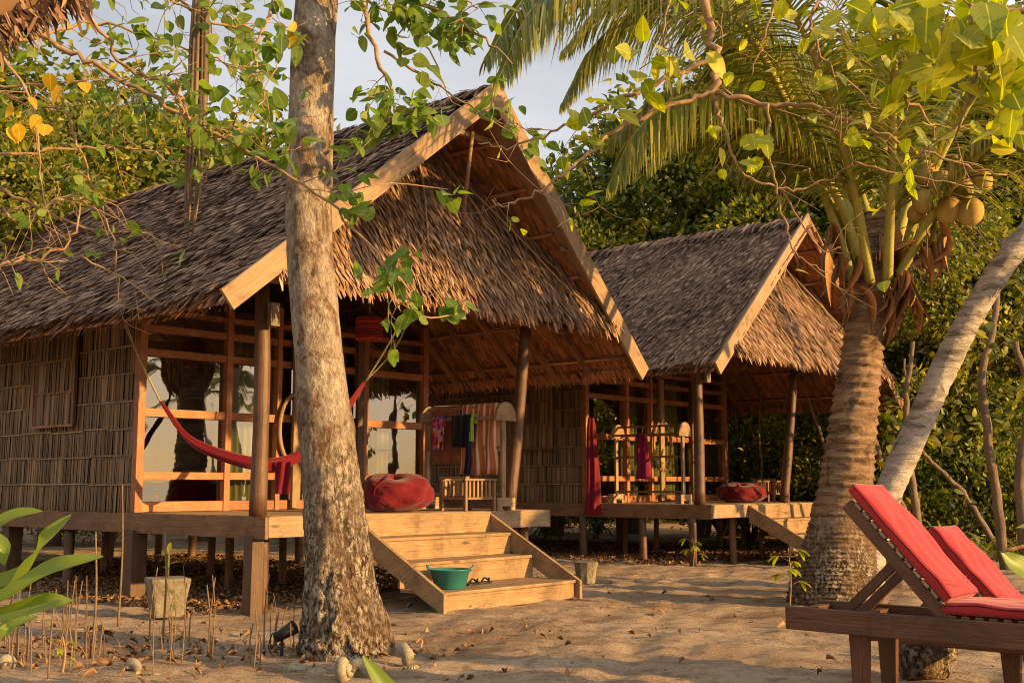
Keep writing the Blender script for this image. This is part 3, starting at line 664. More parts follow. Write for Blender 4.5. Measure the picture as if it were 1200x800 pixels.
# hammock across porch 1
h0 = loc(A0, -.42, 2.3, 3.2); h1 = loc(A0, -.1, 1.95, 2.24); h3 = loc(A0, 1.72, .5, 2.5); h4 = loc(A0, 2.0, .05, 3.4)
R = empty('hammock', 'crimson hammock slung between eave and porch beam of the near cabin', 'hammock', h1)
o = MB(); n = 40; mid = loc(A0, .62, 1.0, 1.52)
P = spl([h1, loc(A0, .15, 1.6, 1.76), mid, loc(A0, 1.05, .75, 1.66), loc(A0, 1.45, .6, 2.1), h3], n); V = []; K = 20
for i in range(n):
    s_ = i/(n-1); w = .02+.042*math.sin(PI*s_)**.7
    for j in range(K):
        a = 2*PI*j/K; r = w*(1+.28*math.sin(4*a+s_*5)+.1*math.sin(9*a-s_*20))
        V.append(P[i]+np.array([math.cos(a)*r*.5, math.cos(a)*r*.3, math.sin(a)*r]))
f = [(i*K+j, i*K+(j+1) % K, (i+1)*K+(j+1) % K, (i+1)*K+j) for i in range(n-1) for j in range(K)]
o.add(V, f, np.zeros((len(f), 4, 2)), True); o.n
ob = o.build('cloth', M['hammock'], R, loc=h1)
o = MB(); q = loc(A0, .78, .8, 1.55); V = []; 
for i in range(9):
    for j in range(9): V.append(q+np.array([(j-4)*.022, .02*math.sin(j*1.3+i*.3), -.045*i]))
o.add(V, [(i*9+j, i*9+j+1, (i+1)*9+j+1, (i+1)*9+j) for i in range(8) for j in range(8)], np.zeros((64, 4, 2)), True); o.build('tail', M['hammock'], R, loc=h1)
for a, b, c in ((h0, h1, 0), (h4, h3, 1)):
    o = MB(); o.tube(spl([a, (a+b)/2+(0, 0, -.03), b], 10), .013, 6)
    if c: o.tube(spl([a+(.06, .05, 0), (a+b)/2+(.08, .04, -.06), b], 10), .009, 6); o.tube(spl([b*.4+a*.6, b*.45+a*.55+(.06, 0, -.1), b*.5+a*.5+(.05, 0, -.2)], 6), .009, 5)
    o.build('rope', M['rope'], R, loc=h1)
# hanging red wicker lantern
p = loc(A0, 1.95, .7, 0); R = empty('hanging_basket', 'dark red wicker basket hanging under the near porch roof', 'basket', p+(0, 0, 3.05))
m = MB()
for k in range(9): m.tube([(math.cos(a)*(.15+.01*(k % 2)), math.sin(a)*(.15+.01*(k % 2)), .03*k) for a in np.linspace(0, 2*PI, 25)], .017, 5, False)
m.tube([(0, 0, 0), (0, 0, .27)], .14, 16); m.build('body', M['wicker'], R)
m = MB(); m.tube([(0, 0, .27), (0, 0, .6)], .008, 5); m.build('cord', M['rope'], R)
# bean bags
def beanbag(label, O, a, b, rx, rz):
    p = loc(O, a, b, CZ); m = MB(); n = 90; k = 50; V = []
    for i in range(k+1):
        ph = PI*i/k
        for j in range(n):
            th = 2*PI*j/n; r = math.sin(ph)**.62
            cz = math.cos(ph); z = rz*(.5+.5*(abs(cz)**.75)*(1 if cz > 0 else -1))
            w = 1+.05*math.sin(3*th+1)+.035*math.sin(7*th+ph*4)*math.sin(ph)
            top = max(0, cz)
            qv = Vector((math.cos(th)*2.2*r+rx*9, math.sin(th)*2.2*r, cz*2.2)); fold = .11*mnoise.noise(qv)+.07*(1-abs(mnoise.noise(qv*2.3))*2)**3*.6+.03*mnoise.noise(qv*6)
            V.append((rx*r*w*math.cos(th)*(1+fold), rx*.85*r*w*math.sin(th)*(1+fold), z*(1+.1*math.sin(2*th+1)*top)-(.05*rz*math.exp(-((math.hypot(r*math.cos(th), r*math.sin(th)))/.3)**2) if cz > 0 else 0)))
    f = [(i*n+j, (i+1)*n+j, (i+1)*n+(j+1) % n, i*n+(j+1) % n) for i in range(k) for j in range(n)]
    R = empty('bean_bag', label, 'bean bag', p, 0, 'red bean bags on the porches')
    m.add(V, f, np.zeros((len(f), 4, 2)), True); m.build('cover', M['bag'], R)
    m = MB()
    for s_ in (4.4,):
        pts = []
        for ph in np.linspace(.15, PI*.72, 14):
            r = math.sin(ph)**.62*1.03; th = s_+.15*math.sin(ph*3); cz = math.cos(ph)
            pts.append((rx*r*math.cos(th)*1.02, rx*.85*r*math.sin(th)*1.02, rz*(.5+.52*(abs(cz)**.75)*(1 if cz > 0 else -1))))
        m.tube(pts, .008, 5)
    m.build('seam', M['bag'], R)
beanbag('larger red bean bag beside the hammock post on the near porch', A0, 2.2, .5, .42, .43)
beanbag('smaller looking red bean bag on the far porch behind the palm', B0, 2.55, .95, .43, .34)
# slatted low chairs
def chair(label, O, a, b):
    p = loc(O, a, b, CZ); R = empty('armchair', label, 'armchair', p, RZ+math.radians(-4), 'low slatted armchairs on the porches')
    W, D, Hh = .48, .44, .37
    for x in (0, W):
        for y in (0, D):
            m = MB(); m.box((x-.02, y-.02, 0), (x+.02, y+.02, Hh)); m.build('leg', M['chair'], R, .003)
    for y in (0, D):
        m = MB(); m.box((-.035, y-.03, Hh+.001), (W+.035, y+.03, Hh+.03)); m.build('armrest', M['chair'], R, .003)
        m = MB(); m.box((.022, y-.012, .14), (W-.022, y+.012, .17)); m.build('side_rail', M['chair'], R, .003)
        m = MB()
        for k in range(6): x = .065+k*.068; m.box((x-.012, y-.01, .172), (x+.012, y+.01, Hh-.001))
        m.build('slat', M['chair'], R)
    m = MB(); m.box((-.03, -.035, Hh+.031), (.03, D+.03, Hh+.055)); m.box((-.012, .022, .14), (.012, D-.022, .17))
    for k in range(5): y = .07+k*.08; m.box((-.011, y-.012, .172), (.011, y+.012, Hh-.001))
    m.build('backrest', M['chair'], R)
    m = MB(); m.box((.015, .025, .172), (W, D-.025, .195)); m.build('seat', M['chair'], R, .003)
chair('low slatted armchair at the top of the near steps', A0, 3.05, .12)
chair('low slatted armchair on the far porch beside the red bean bag', B0, 3.05, .55)
# plant sitting behind the near armchair, wooden stool on porch 2
# teal basin on bottom step
p = loc(A0, 1.52, -1.12, .21+.001); R = empty('wash_basin', 'teal plastic basin with two handles on the bottom step', 'basin', p)
m = MB(); n = 32; prof = [(.0, .0), (.155, 0), (.165, .01), (.21, .19), (.225, .195), (.225, .205), (.2, .2), (.155, .02), (0, .015)]
V = [(r*math.cos(2*PI*j/n), r*math.sin(2*PI*j/n), z) for r, z in prof for j in range(n)]
f = [(i*n+j, i*n+(j+1) % n, (i+1)*n+(j+1) % n, (i+1)*n+j) for i in range(len(prof)-1) for j in range(n)]
m.add(V, f, np.zeros((len(f), 4, 2)), True); m.build('bowl', M['teal'], R)
for s_ in (1, -1):
    m = MB(); m.tube([(s_*(.215+.03*math.sin(q)), .07*math.cos(q), .19+.05*math.sin(q)) for q in np.linspace(0, PI, 12)], .011, 7); m.build('handle', M['teal'], R)
for k, (a, b, r, lb) in enumerate(((2.0, -1.0, .3, 'left dark flip flop beside the teal basin'), (2.2, -.98, .1, 'right dark flip flop farther from the teal basin'))):
    p = loc(A0, a, b, .212); R = empty('flip_flop', lb, 'sandal', p, RZ+r, 'pair of flip flops on the bottom step')
    m = MB(); nn = 20; V = []
    for z in (0, .022):
        for j in range(nn): q = 2*PI*j/nn; V.append((.14*math.cos(q), (.05-.012*math.cos(q+.4))*math.sin(q), z))
    V += [(0, 0, 0), (0, 0, .022)]
    f = [(j, nn+j, nn+(j+1) % nn, (j+1) % nn) for j in range(nn)]+[(2*nn, (j+1) % nn, j, -1) for j in range(nn)]+[(2*nn+1, nn+j, nn+(j+1) % nn, -1) for j in range(nn)]
    m.add(V, f, np.zeros((len(f), 4, 2))); m.build('sole', M['rubber'], R)
    m = MB(); m.tube(spl([(.02, .05, .02), (.05, .03, .06), (.09, 0, .03), (.05, -.03, .06), (.02, -.05, .02)], 14), .01, 6); m.build('strap', M['rubber'], R)
# ------------------------------------------------------------------ trees
def tubepath(px): return [at(*q) for q in px]
def trunk_mesh(m, ctr, rad, n, rough, rs, seg=70, knots=0):
    C = spl(ctr, seg); rr = np.interp(np.linspace(0, 1, seg), np.linspace(0, 1, len(rad)), rad)
    m.tube(C, rr, n, rough=rough, rs=rs); return C, rr
# near pale trunk
Y1 = 9.2
R = empty('beach_tree', 'thick pale barked trunk standing in front of the near cabin', 'tree', onz(405, 765))
L0 = onz(405, 765)
m = MB()
ctr = [at(407, 790, Y1), at(405, 755, Y1), at(400, 690, Y1), at(392, 600, Y1), at(384, 520, Y1), at(375, 430, Y1), at(363, 300, Y1), at(364, 150, Y1), at(371, 0, Y1), at(378, -150, Y1), at(385, -300, Y1)]
C = spl(ctr, 150); rs_ = [(.40), .355, .29, .24, .225, .2, .187, .185, .175, .165, .16]
rr = np.interp(np.linspace(0, 1, 150), np.linspace(0, 1, len(rs_)), rs_); K = 80; V = []
an = np.linspace(0, 2*PI, K, endpoint=False)
for i in range(150):
    s_ = i/149; low = max(0, 1-s_*2.2)
    for j in range(K):
        d = np.array([math.cos(an[j]), math.sin(an[j]), 0]); q = C[i]+d*rr[i]
        k1 = mnoise.noise(Vector(q*2.5)); k2 = mnoise.noise(Vector((q[0]*11, q[1]*11, q[2]*6))); k3 = mnoise.noise(Vector((q[0]*28, q[1]*28, q[2]*14)))
        fl = .10*max(0, low-.6)/.4*math.sin(an[j]*5+1)**2
        k4 = 1-2*abs(mnoise.noise(Vector((q[0]*6+3, q[1]*6, q[2]*2.2)))); r = rr[i]*(1+.07*k1+fl)+(.006+.045*low)*k2+(.004+.035*low)*k3-.045*low*max(0, k4-.55)
        V.append(C[i]+d*r)
f = [(i*K+j, i*K+(j+1) % K, (i+1)*K+(j+1) % K, (i+1)*K+j) for i in range(149) for j in range(K)]
m.add(V, f, np.zeros((len(f), 4, 2)), True); m.build('trunk', M['bark1'], R, loc=L0)

def twigify(m, lv, paths, ntw, twl, leaf, size, tmpl, spread=.8, tm2=None, droop=-.25, leafp=.9, seed=1, sub=True):
    """paths: list of (pts3d, r0, r1); grows random twigs and puts leaves at their ends"""
    r = np.random.default_rng(seed); tips = []
    for pts, r0, r1 in paths:
        n = max(10, int(6*len(pts))); C = spl(pts, n)
        # crookedness
        L = np.linalg.norm(np.diff(C, axis=0), axis=1).sum()
        C[1:-1] += r.normal(0, min(.012, L*.006), (n-2, 3))
        m.tube(C, np.linspace(r0, r1, n), 7)
        for k in range(int(ntw*L)):
            i = r.integers(1, n); T = nrm(C[min(i+1, n-1)]-C[i-1]); d = nrm(T*.7+r.normal(0, spread, 3)+np.array([0, 0, droop*.6]))
            l = twl*r.uniform(.4, 1.3); a = C[i]; rr0 = max(.003, min(r1, .008))*r.uniform(.6, 1)
            b = a+d*l*.5+r.normal(0, l*.08, 3); c = b+nrm(d+r.normal(0, .5, 3)+np.array([0, 0, droop]))*l*.5
            m.tube(spl([a, b, c], 7), np.linspace(rr0, rr0*.45, 7), 5)
            tips.append((c, nrm(c-b))); tips.append((b, nrm(d)))
            if sub:
                for _ in range(2):
                    e = b+nrm(d+r.normal(0, .9, 3))*l*.4; m.tube(spl([b, (b+e)/2+r.normal(0, l*.05, 3), e], 5), np.linspace(rr0*.6, rr0*.3, 5), 4); tips.append((e, nrm(e-b)))
    P = []; D = []
    for c, d in tips:
        if r.random() > leafp: continue
        for _ in range(r.integers(leaf[0], leaf[1]+1)):
            P.append(c+r.normal(0, size*.25, 3)); D.append(nrm(d*.5+r.normal(0, .6, 3)+np.array([0, 0, droop])))
    if P:
        P = np.array(P); D = np.array(D); k = len(P)
        N = r.normal(0, .5, (k, 3))+np.array([0, -.3, .8])
        lv.leaves(P, D, N, size*r.uniform(.6, 1.25, k), size*.78*r.uniform(.6, 1.2, k), tmpl, True)
def pth(px, r0, r1): return ([at(*q) for q in px], r0, r1)
# branches of the near tree that hang over the roof
m = MB(); lv = MB(); YB = 8.8
paths = [pth([(385, -200, 9.2), (420, -80, YB), (470, -10, YB), (540, 25, YB), (600, 75, YB-.3)], .035, .006), pth([(385, -220, 9.2), (410, -60, YB), (440, 60, YB-.3), (462, 120, YB-.4), (450, 150, YB-.5)], .03, .005),
         pth([(450, 60, YB-.2), (520, 105, YB-.2), (590, 150, YB-.3)], .012, .004), pth([(385, -150, 9.2), (330, -20, YB), (300, 60, YB-.3), (310, 130, YB-.4)], .025, .005),
         pth([(460, -60, YB), (520, -20, YB), (560, 10, YB)], .012, .005), pth([(430, 0, YB), (490, 40, YB), (530, 120, YB-.1)], .012, .004)]
twigify(m, lv, paths, 6, .36, (2, 3), .125, 'heart', seed=3, leafp=.75)
m.build('branch', M['twig'], R, loc=L0); lv.build('foliage', M['leaf_beach'], R, loc=L0)

# left overhanging tree (its trunk stands just outside the frame)
L0 = at(-420, 900, 5.6)*np.array([1, 1, 0])
R = empty('overhanging_tree', 'tangled leafy branches reaching in from the left above the near roof', 'tree', L0)
m = MB(); Yt = 6.0
m.tube(spl([L0-(0, 0, .1), L0+(.05, .05, 1.6), at(-380, 60, 5.8), at(-360, -300, 5.8)], 20), np.linspace(.2, .11, 20), 14, rough=.12)
m.build('trunk', M['bark1'], R, loc=L0)
m = MB(); lv = MB(); gold = MB()
paths = [pth([(-380, 60, 5.8), (-150, -20, 6), (45, 40, Yt), (120, 82, Yt), (205, 128, Yt), (300, 182, Yt), (380, 235, Yt), (440, 300, Yt), (470, 365, Yt)], .018, .004),
         pth([(-370, 100, 5.8), (-100, 110, 6), (0, 104, Yt), (100, 96, Yt), (190, 88, Yt)], .012, .003),
         pth([(-370, 0, 5.8), (-60, -60, Yt), (90, 10, Yt), (150, 80, Yt+.2), (205, 100, Yt), (212, 128, Yt), (240, 152, Yt), (277, 146, Yt)], .013, .005),
         pth([(-370, 150, 5.8), (-120, 120, 6), (0, 112, 6.2), (70, 128, 6.2), (85, 160, 6.2), (118, 240, 6.2), (135, 290, 6.2), (140, 360, 6.2)], .012, .003),
         pth([(-370, 180, 5.8), (-60, 220, 5.8), (20, 255, 5.9), (70, 235, 5.9), (100, 232, 5.9)], .016, .004),
         pth([(-370, 250, 5.8), (-60, 330, 5.8), (0, 312, 5.8), (70, 290, 5.8), (100, 232, 5.8)], .014, .004),
         pth([(0, 220, 6.5), (60, 250, 6.5), (110, 270, 6.5), (165, 272, 6.5), (190, 285, 6.5)], .01, .003),
         pth([(-370, -60, 5.8), (0, -90, 6), (150, -30, 6.2), (260, 30, 6.4), (320, 20, 6.6)], .02, .004),
         pth([(100, -60, 6.2), (200, 0, 6.2), (250, 18, 6.2)], .012, .004), pth([(-200, 60, 6), (0, 50, 6.6), (120, 30, 7), (230, 60, 7), (300, 90, 7)], .014, .004),
         pth([(-200, 160, 6.6), (0, 180, 7), (120, 170, 7.2), (220, 190, 7.4)], .014, .004), pth([(0, 60, 5.8), (40, 130, 5.8), (50, 250, 5.8)], .01, .003),
         pth([(190, 90, Yt), (240, 160, Yt), (290, 140, Yt+.2), (330, 60, Yt+.3)], .009, .003),pth([(95,300,6.2),(150,330,6.2),(175,350,6.2)],.006,.003)]
hi = [paths[i] for i in (0, 2, 7, 8, 9)]; lo = [paths[i] for i in (1, 3, 4, 5, 6, 10, 11, 12, 13)]
twigify(m, lv, hi, 8, .36, (1, 3), .08, 'heart', seed=5, leafp=.55)
twigify(m, lv, lo, 7, .36, (1, 2), .075, 'heart', seed=6, leafp=.2)
# bright leaf sprays on the long twig
k = 0
for (px, py, Yq, nn) in ((455, 322, 6, 12), (535, 362, 6.3, 8), (525, 222, 6.5, 6), (425, 245, 6, 5), (480, 355, 6, 4), (245, 115, 5.7, 8), (240, 150, 5.7, 5), (320, 50, 5.6, 8), (350, 40, 5.6, 5), (330, 140, 6, 6), (330, 180, 6, 8), (165, 30, 6, 6), (480, 300, 6, 3)):
    c = at(px, py, Yq); P = c+RNG.normal(0, .04, (nn, 3)); D = RNG.normal(0, .7, (nn, 3)); lv.leaves(P, D, RNG.normal(0, .4, (nn, 3))+(0, -.6, .6), RNG.uniform(.08, .13, nn), RNG.uniform(.06, .09, nn), 'heart', True)
m.tube(spl([at(470, 355, 6), at(500, 372, 6.2), at(535, 368, 6.3)], 8), .005, 5); m.tube(spl([at(440, 300, 6), at(455, 322, 6)], 4), .004, 5); m.tube(spl([at(380,235,6), at(450, 215, 6.2), at(525, 222, 6.5)], 8), .003, 5)
m.build('branch', M['twig'], R, loc=L0); lv.build('foliage', M['leaf_beach'], R, loc=L0)
P = []; D = []
for (px, py, Yq) in ((97, 110, 5.7), (84, 100, 5.8), (15, 140, 5.4), (20, 160, 5.4), (45, 150, 5.5), (58, 100, 5.8), (70, 115, 5.9), (8, 165, 5.4), (52, 160, 5.5), (35, 128, 5.6), (345, 40, 5.6), (340, 55, 5.6)):
    P.append(at(px, py, Yq)+(0, 0, .06)); D.append((RNG.normal(0, .5), RNG.normal(0, .5), -1))
gold.leaves(np.array(P), np.array(D), RNG.normal(0, .3, (len(P), 3))+(0, -1, .2), RNG.uniform(.06, .14, len(P)), RNG.uniform(.04, .09, len(P)), 'heart', True)
gold.build('yellow_leaves', M['leaf_yellow'], R, loc=L0)

# right overhanging tree, big back-lit leaves
L0 = at(1560, 900, 5.0)*np.array([1, 1, 0])
R = empty('overhanging_tree', 'large yellow green leaves on crooked branches at the upper right in front of the palm', 'tree', L0)
m = MB(); m.tube(spl([L0-(0, 0, .1), L0+(-.05, .05, 1.6), at(1500, 0, 5.2), at(1400, -350, 5.2)], 20), np.linspace(.2, .1, 20), 14, rough=.12); m.build('trunk', M['bark1'], R, loc=L0)
m = MB(); lv = MB(); Yr = 5.2
paths = [pth([(1500, -50, 5.2), (1250, -140, 5.2), (1000, -160, 5.3), (850, -120, 5.4), (826, -30, 5.4), (836, 60, 5.4), (838, 118, 5.4)], .035, .016),
         pth([(838, 70, 5.4), (790, 88, 5.4), (740, 110, 5.4), (700, 130, 5.4), (660, 150, 5.5), (600, 172, 5.5), (560, 168, 5.5)], .014, .003),
         pth([(838, 108, 5.4), (790, 122, 5.4), (735, 145, 5.4), (700, 170, 5.4), (665, 200, 5.3), (630, 225, 5.3), (590, 240, 5.3), (580, 233, 5.3)], .013, .003),
         pth([(838, 108, 5.4), (900, 122, 5.4), (960, 125, 5.3), (1040, 160, 5.2), (1100, 185, 5.2), (1180, 205, 5.2)], .013, .004),
         pth([(838, 118, 5.4), (850, 150, 5.3), (868, 200, 5.3), (915, 222, 5.3), (960, 215, 5.3), (1000, 190, 5.2)], .009, .003),
         pth([(1500, -100, 5.2), (1300, -60, 5), (1150, 10, 4.8), (1090, 60, 4.8), (1060, 110, 4.8), (1095, 150, 4.9), (1080, 190, 5)], .02, .003),
         pth([(1500, 0, 5), (1300, 0, 4.6), (1200, 12, 4.5), (1140, 8, 4.5), (1142, 90, 4.5), (1120, 160, 4.6)], .02, .004),
         pth([(1250, -140, 5.2), (1050, -60, 5.1), (960, 0, 5), (950, 40, 5), (990, 90, 5.1), (1040, 140, 5.2)], .014, .003),
         pth([(1000, -160, 5.3), (930, -40, 5.2), (900, 30, 5.2), (880, 90, 5.3)], .012, .003),
         pth([(850, -120, 5.4), (800, -40, 5.4), (780, 30, 5.4), (782, 110, 5.4)], .009, .003), pth([(1000, 190, 5.2), (1060, 205, 5.2), (1120, 215, 5.2)], .006, .003),
         pth([(900, 122, 5.3), (905, 200, 5.3), (920, 260, 5.3), (935, 300, 5.3), (975, 318, 5.3)], .007, .003), pth([(915,222,5.3),(960,290,5.3),(985,290,5.3)], .005, .003)]
twigify(m, lv, paths, 5.0, .32, (1, 2), .075, 'heart', seed=9, leafp=.2, spread=.7)
for (px, py, Yq, nn, sz) in ((760, 60, 5.2, 9, .17), (800, 75, 5.2, 6, .2), (750, 85, 5.2, 5, .15), (690, 130, 5.3, 5, .16), (715, 110, 5.3, 3, .14), (880, 150, 5.2, 9, .14), (890, 170, 5.2, 7, .14), (880, 80, 5.2, 5, .12), (1000, 30, 4.8, 9, .18),
                             (1080, 20, 4.7, 12, .24), (1120, 60, 4.6, 9, .26), (1180, 40, 4.4, 12, .26), (1190, 90, 4.4, 10, .22), (1170, 120, 4.5, 9, .18), (1060, 100, 4.8, 8, .18), (1010, 100, 5, 6, .12), (985, 90, 5, 5, .13), (975, 190, 5.1, 4, .13), (1090, 110, 4.8, 6, .16), (1040, 30, 4.8, 10, .2), (1150, 10, 4.5, 10, .24), (1195, 170, 4.5, 6, .14), (1160, 150, 4.6, 6, .14), (950, 20, 5, 6, .14), (880, 0, 5.2, 6, .14), (840,-10,5.3,5,.14)):
    nn = max(3, int(nn*.9)); sz *= .72; c = at(px, py, Yq); P = c+RNG.normal(0, .07, (nn, 3)); D = RNG.normal(0, .7, (nn, 3))+(0, 0, -.5); lv.leaves(P, D, RNG.normal(0, .5, (nn, 3))+(0, -.8, .5), sz*RNG.uniform(.7, 1.1, nn), sz*.8*RNG.uniform(.7, 1.1, nn), 'heart', True)
m.build('branch', M['twig'], R, loc=L0); lv.build('foliage', M['leaf_gold'], R, loc=L0)

# ---- palms
def frond(mr, ml, pts, r0, leafL, n=70, w=.032, droop=1.0, r=RNG, start=.22):
    C = spl(pts, n); mr.tube(C[:, :], np.linspace(r0, .006, n)**1.0, 7)
    T = np.gradient(C, axis=0); T /= np.linalg.norm(T, axis=1)[:, None]
    Vv_ = []; Fv = []; base = 0; VV = []; FF = []
    for i in np.linspace(int(n*start), n-1, int((1-start)*n*3.2)):
        i0 = min(n-2, int(i)); fr = i-i0; p = C[i0]*(1-fr)+C[i0+1]*fr; t = T[i0]
        s_ = (i/(n-1)-start)/(1-start); L = leafL*(math.sin(PI*min(1, .12+s_*.86))**.6)*(1-.35*s_)*r.uniform(.85, 1.1)
        side = np.cross(t, (0, 0, 1.0)); side = nrm(side) if np.linalg.norm(side) > .1 else np.array([1.0, 0, 0])
        for sg in (-1, 1):
            d = nrm(side*sg*.8+t*.75+r.normal(0, .08, 3)+np.array([0, 0, .1])); q = p.copy(); seg = 5; ww = w*r.uniform(.75, 1.15)
            nrmv = nrm(np.cross(d, t)); pv = []
            wd = nrm(np.cross(d, (0, 0, 1.0))+r.normal(0, .3, 3))
            for k in range(seg+1):
                f = k/seg; wk = ww*(1-f**2.5)*(.6+.4*min(1, f*5))
                pv += [q+wd*wk/2, q-wd*wk/2]
                d = nrm(d+np.array([0, 0, -.30*droop*(.5+f)])); q = q+d*L/seg
            b = len(VV); VV += pv
            FF += [(b+2*k, b+2*k+1, b+2*k+3, b+2*k+2) for k in range(seg)]
    ml.add(VV, FF, np.zeros((len(FF), 4, 2)))
YP = 13.1
L0 = onz(978, 705); R = empty('coconut_palm', 'stout coconut palm with a nut cluster in front of the rear cabin', 'palm', L0)
ctr = [at(978, 722, YP), at(978, 695, YP), at(979, 665, YP), at(984, 630, YP), at(990, 580, YP), at(997, 520, YP), at(1005, 450, YP), at(1012, 400, YP), at(1018, 350, YP), at(1022, 300, YP), at(1032, 250, YP)]
C = spl(ctr, 260); rs_ = [.50, .50, .44, .37, .30, .262, .232, .214, .218, .25, .19]; rs_[0] = .5
rr = np.interp(np.linspace(0, 1, 260), np.linspace(0, 1, len(rs_)), rs_); K = 56; V = []; an = np.linspace(0, 2*PI, K, endpoint=False)
for i in range(260):
    z = C[i][2]
    for j in range(K):
        d = np.array([math.cos(an[j]), math.sin(an[j]), 0]); q = C[i]+d*rr[i]
        zz = z+.035*mnoise.noise(Vector(q*2.2))+.02*math.sin(an[j]+z)
        per = .105 if z > .9 else .05
        ring = ((zz/per) % 1.0); r = rr[i]*(1+.02*mnoise.noise(Vector(q*3)))+.032*(1-ring)**2*(1 if z > .9 else .8)+.012*mnoise.noise(Vector((q[0]*22, q[1]*22, q[2]*12)))*(1.8 if z < .9 else 1)
        V.append(C[i]+d*r)
f = [(i*K+j, i*K+(j+1) % K, (i+1)*K+(j+1) % K, (i+1)*K+j) for i in range(259) for j in range(K)]
m = MB(); m.add(V, f, np.zeros((len(f), 4, 2)), True); m.build('trunk', M['bark_palm'], R, loc=L0)
fr = [[(1000, 330, 13), (985, 265, 12.9), (935, 150, 12.4), (870, 30, 11.6), (780, -25, 11), (690, -30, 10.5), (625, 10, 10.2), (585, 90, 10)],
      [(1000, 330, 13.1), (975, 240, 13.2), (925, 110, 13.4), (850, 20, 13.5), (770, 0, 13.5), (700, 50, 13.4), (660, 120, 13.3)],
      [(1000, 330, 12.9), (960, 210, 12.7), (900, 60, 12.2), (800, -50, 11.6), (700, -60, 11), (630, -20, 10.5), (570, 70, 10.1)],
      [(1005, 330, 13.1), (975, 235, 13.0), (915, 150, 12.8), (845, 105, 12.5), (775, 110, 12.2), (715, 165, 12)],
      [(1000, 330, 13.2), (985, 240, 13.5), (950, 120, 13.8), (900, 60, 14), (850, 60, 14.1), (800, 110, 14.1)],
      [(1010, 320, 12.9), (985, 240, 12.7), (940, 170, 12.3), (880, 118, 11.8), (810, 110, 11.4), (750, 150, 11.1), (715, 215, 11)],
      [(1045, 330, 13), (1052, 230, 13), (1066, 110, 13), (1085, -20, 12.8), (1110, -160, 12.4), (1150, -220, 12)],
      [(1030, 330, 13.1), (1036, 220, 13.2), (1030, 60, 13.4), (1000, -60, 13.4), (950, -120, 13.2), (880, -110, 13)],
      [(1050, 330, 13), (1085, 220, 12.8), (1150, 100, 12.3), (1230, 30, 11.7), (1320, 20, 11.2), (1400, 90, 10.9)],
      [(1050, 330, 12.9), (1100, 240, 12.5), (1170, 160, 11.8), (1240, 150, 11.2), (1300, 200, 10.8)],
      [(1020, 330, 12.8), (1000, 220, 12.2), (960, 80, 11.2), (900, -30, 10.2), (850, -60, 9.6)],
      [(1030, 330, 13.3), (1010, 230, 14), (960, 130, 15), (880, 90, 16), (800, 130, 16.6), (760, 200, 16.8)],
      [(1040, 330, 13.3), (1075, 210, 14.2), (1130, 110, 15.2), (1200, 90, 16), (1260, 150, 16.4)],
      [(1040, 330, 12.8), (1045, 200, 12), (1050, 30, 10.8), (1060, -100, 9.6), (1080, -140, 8.8)],
      [(1020, 320, 13), (975, 200, 13.1), (905, 60, 13.2), (810, -10, 13.2), (720, 0, 13.2), (660, 60, 13.2)]]
for i, q in enumerate(fr):
    mr = MB(); ml = MB(); frond(mr, ml, [at(*a) for a in q], .062, (1.5, 1.35, 1.5, 1.3, 1.2, 1.25)[i] if i < 6 else 1.1, 84, .036, droop=1.9 if i < 6 else 1.2)
    o = mr.build('frond', M['petiole'], R, loc=L0); ml.build('leaflets', M['frond'], o, loc=L0)
# dry sheaths and hanging husks
m = MB()
for k in range(26):
    a = random.uniform(0, 2*PI); c = at(1025, random.uniform(255, 350), YP); d = np.array([math.cos(a), math.sin(a), 0]); l = random.uniform(.2, .55)
    p0 = c+d*.2; m.leaves([p0], [d*.5+np.array([0, 0, random.choice((-1.2, .9))])], [d+np.array([0, 0, .2])], l, .12, 'curl', True)
for (px_, py_, Yq_, nn_) in ((1078, 285, 12.75, 7), (1052, 318, 12.7, 7), (1096, 262, 12.7, 5), (985, 300, 12.8, 7), (1000, 335, 12.75, 5), (1040, 340, 12.75, 6), (1066, 345, 12.8, 5), (978, 262, 12.8, 5), (1110, 285, 12.6, 4)):
    c = at(px_, py_, Yq_); P = c+RNG.normal(0, .05, (nn_, 3)); D = RNG.normal(0, .28, (nn_, 3))+(0, 0, -1)
    m.leaves(P, D, RNG.normal(0, .6, (nn_, 3))+(0, -1, 0), RNG.uniform(.2, .7, nn_), RNG.uniform(.02, .06, nn_), 'long', True)
for k in range(60):
    a = random.uniform(0, 2*PI); c = at(1025, random.uniform(235, 345), YP)+np.array([math.cos(a), math.sin(a), 0])*random.uniform(.15, .3)
    e = c+np.array([random.gauss(0, .15), random.gauss(0, .15), random.uniform(-.4, .25)]); m.tube(spl([c, (c+e)/2+RNG.normal(0, .04, 3), e], 6), [.007, .006, .005, .004, .003, .002], 4)
for k in range(14):
    c = at(1070, 235, 12.9)+RNG.normal(0, .06, 3); e = at(random.uniform(1070, 1170), random.uniform(215, 320), 12.5); m.tube(spl([c, (c+e)/2+np.array([0, 0, .12])+RNG.normal(0, .05, 3), e], 8), np.linspace(.009, .003, 8), 4)
m.build('dry_sheath', M['husk'], R, loc=L0)
G = 'coconuts clustered under the fronds'
cb = MB(); 
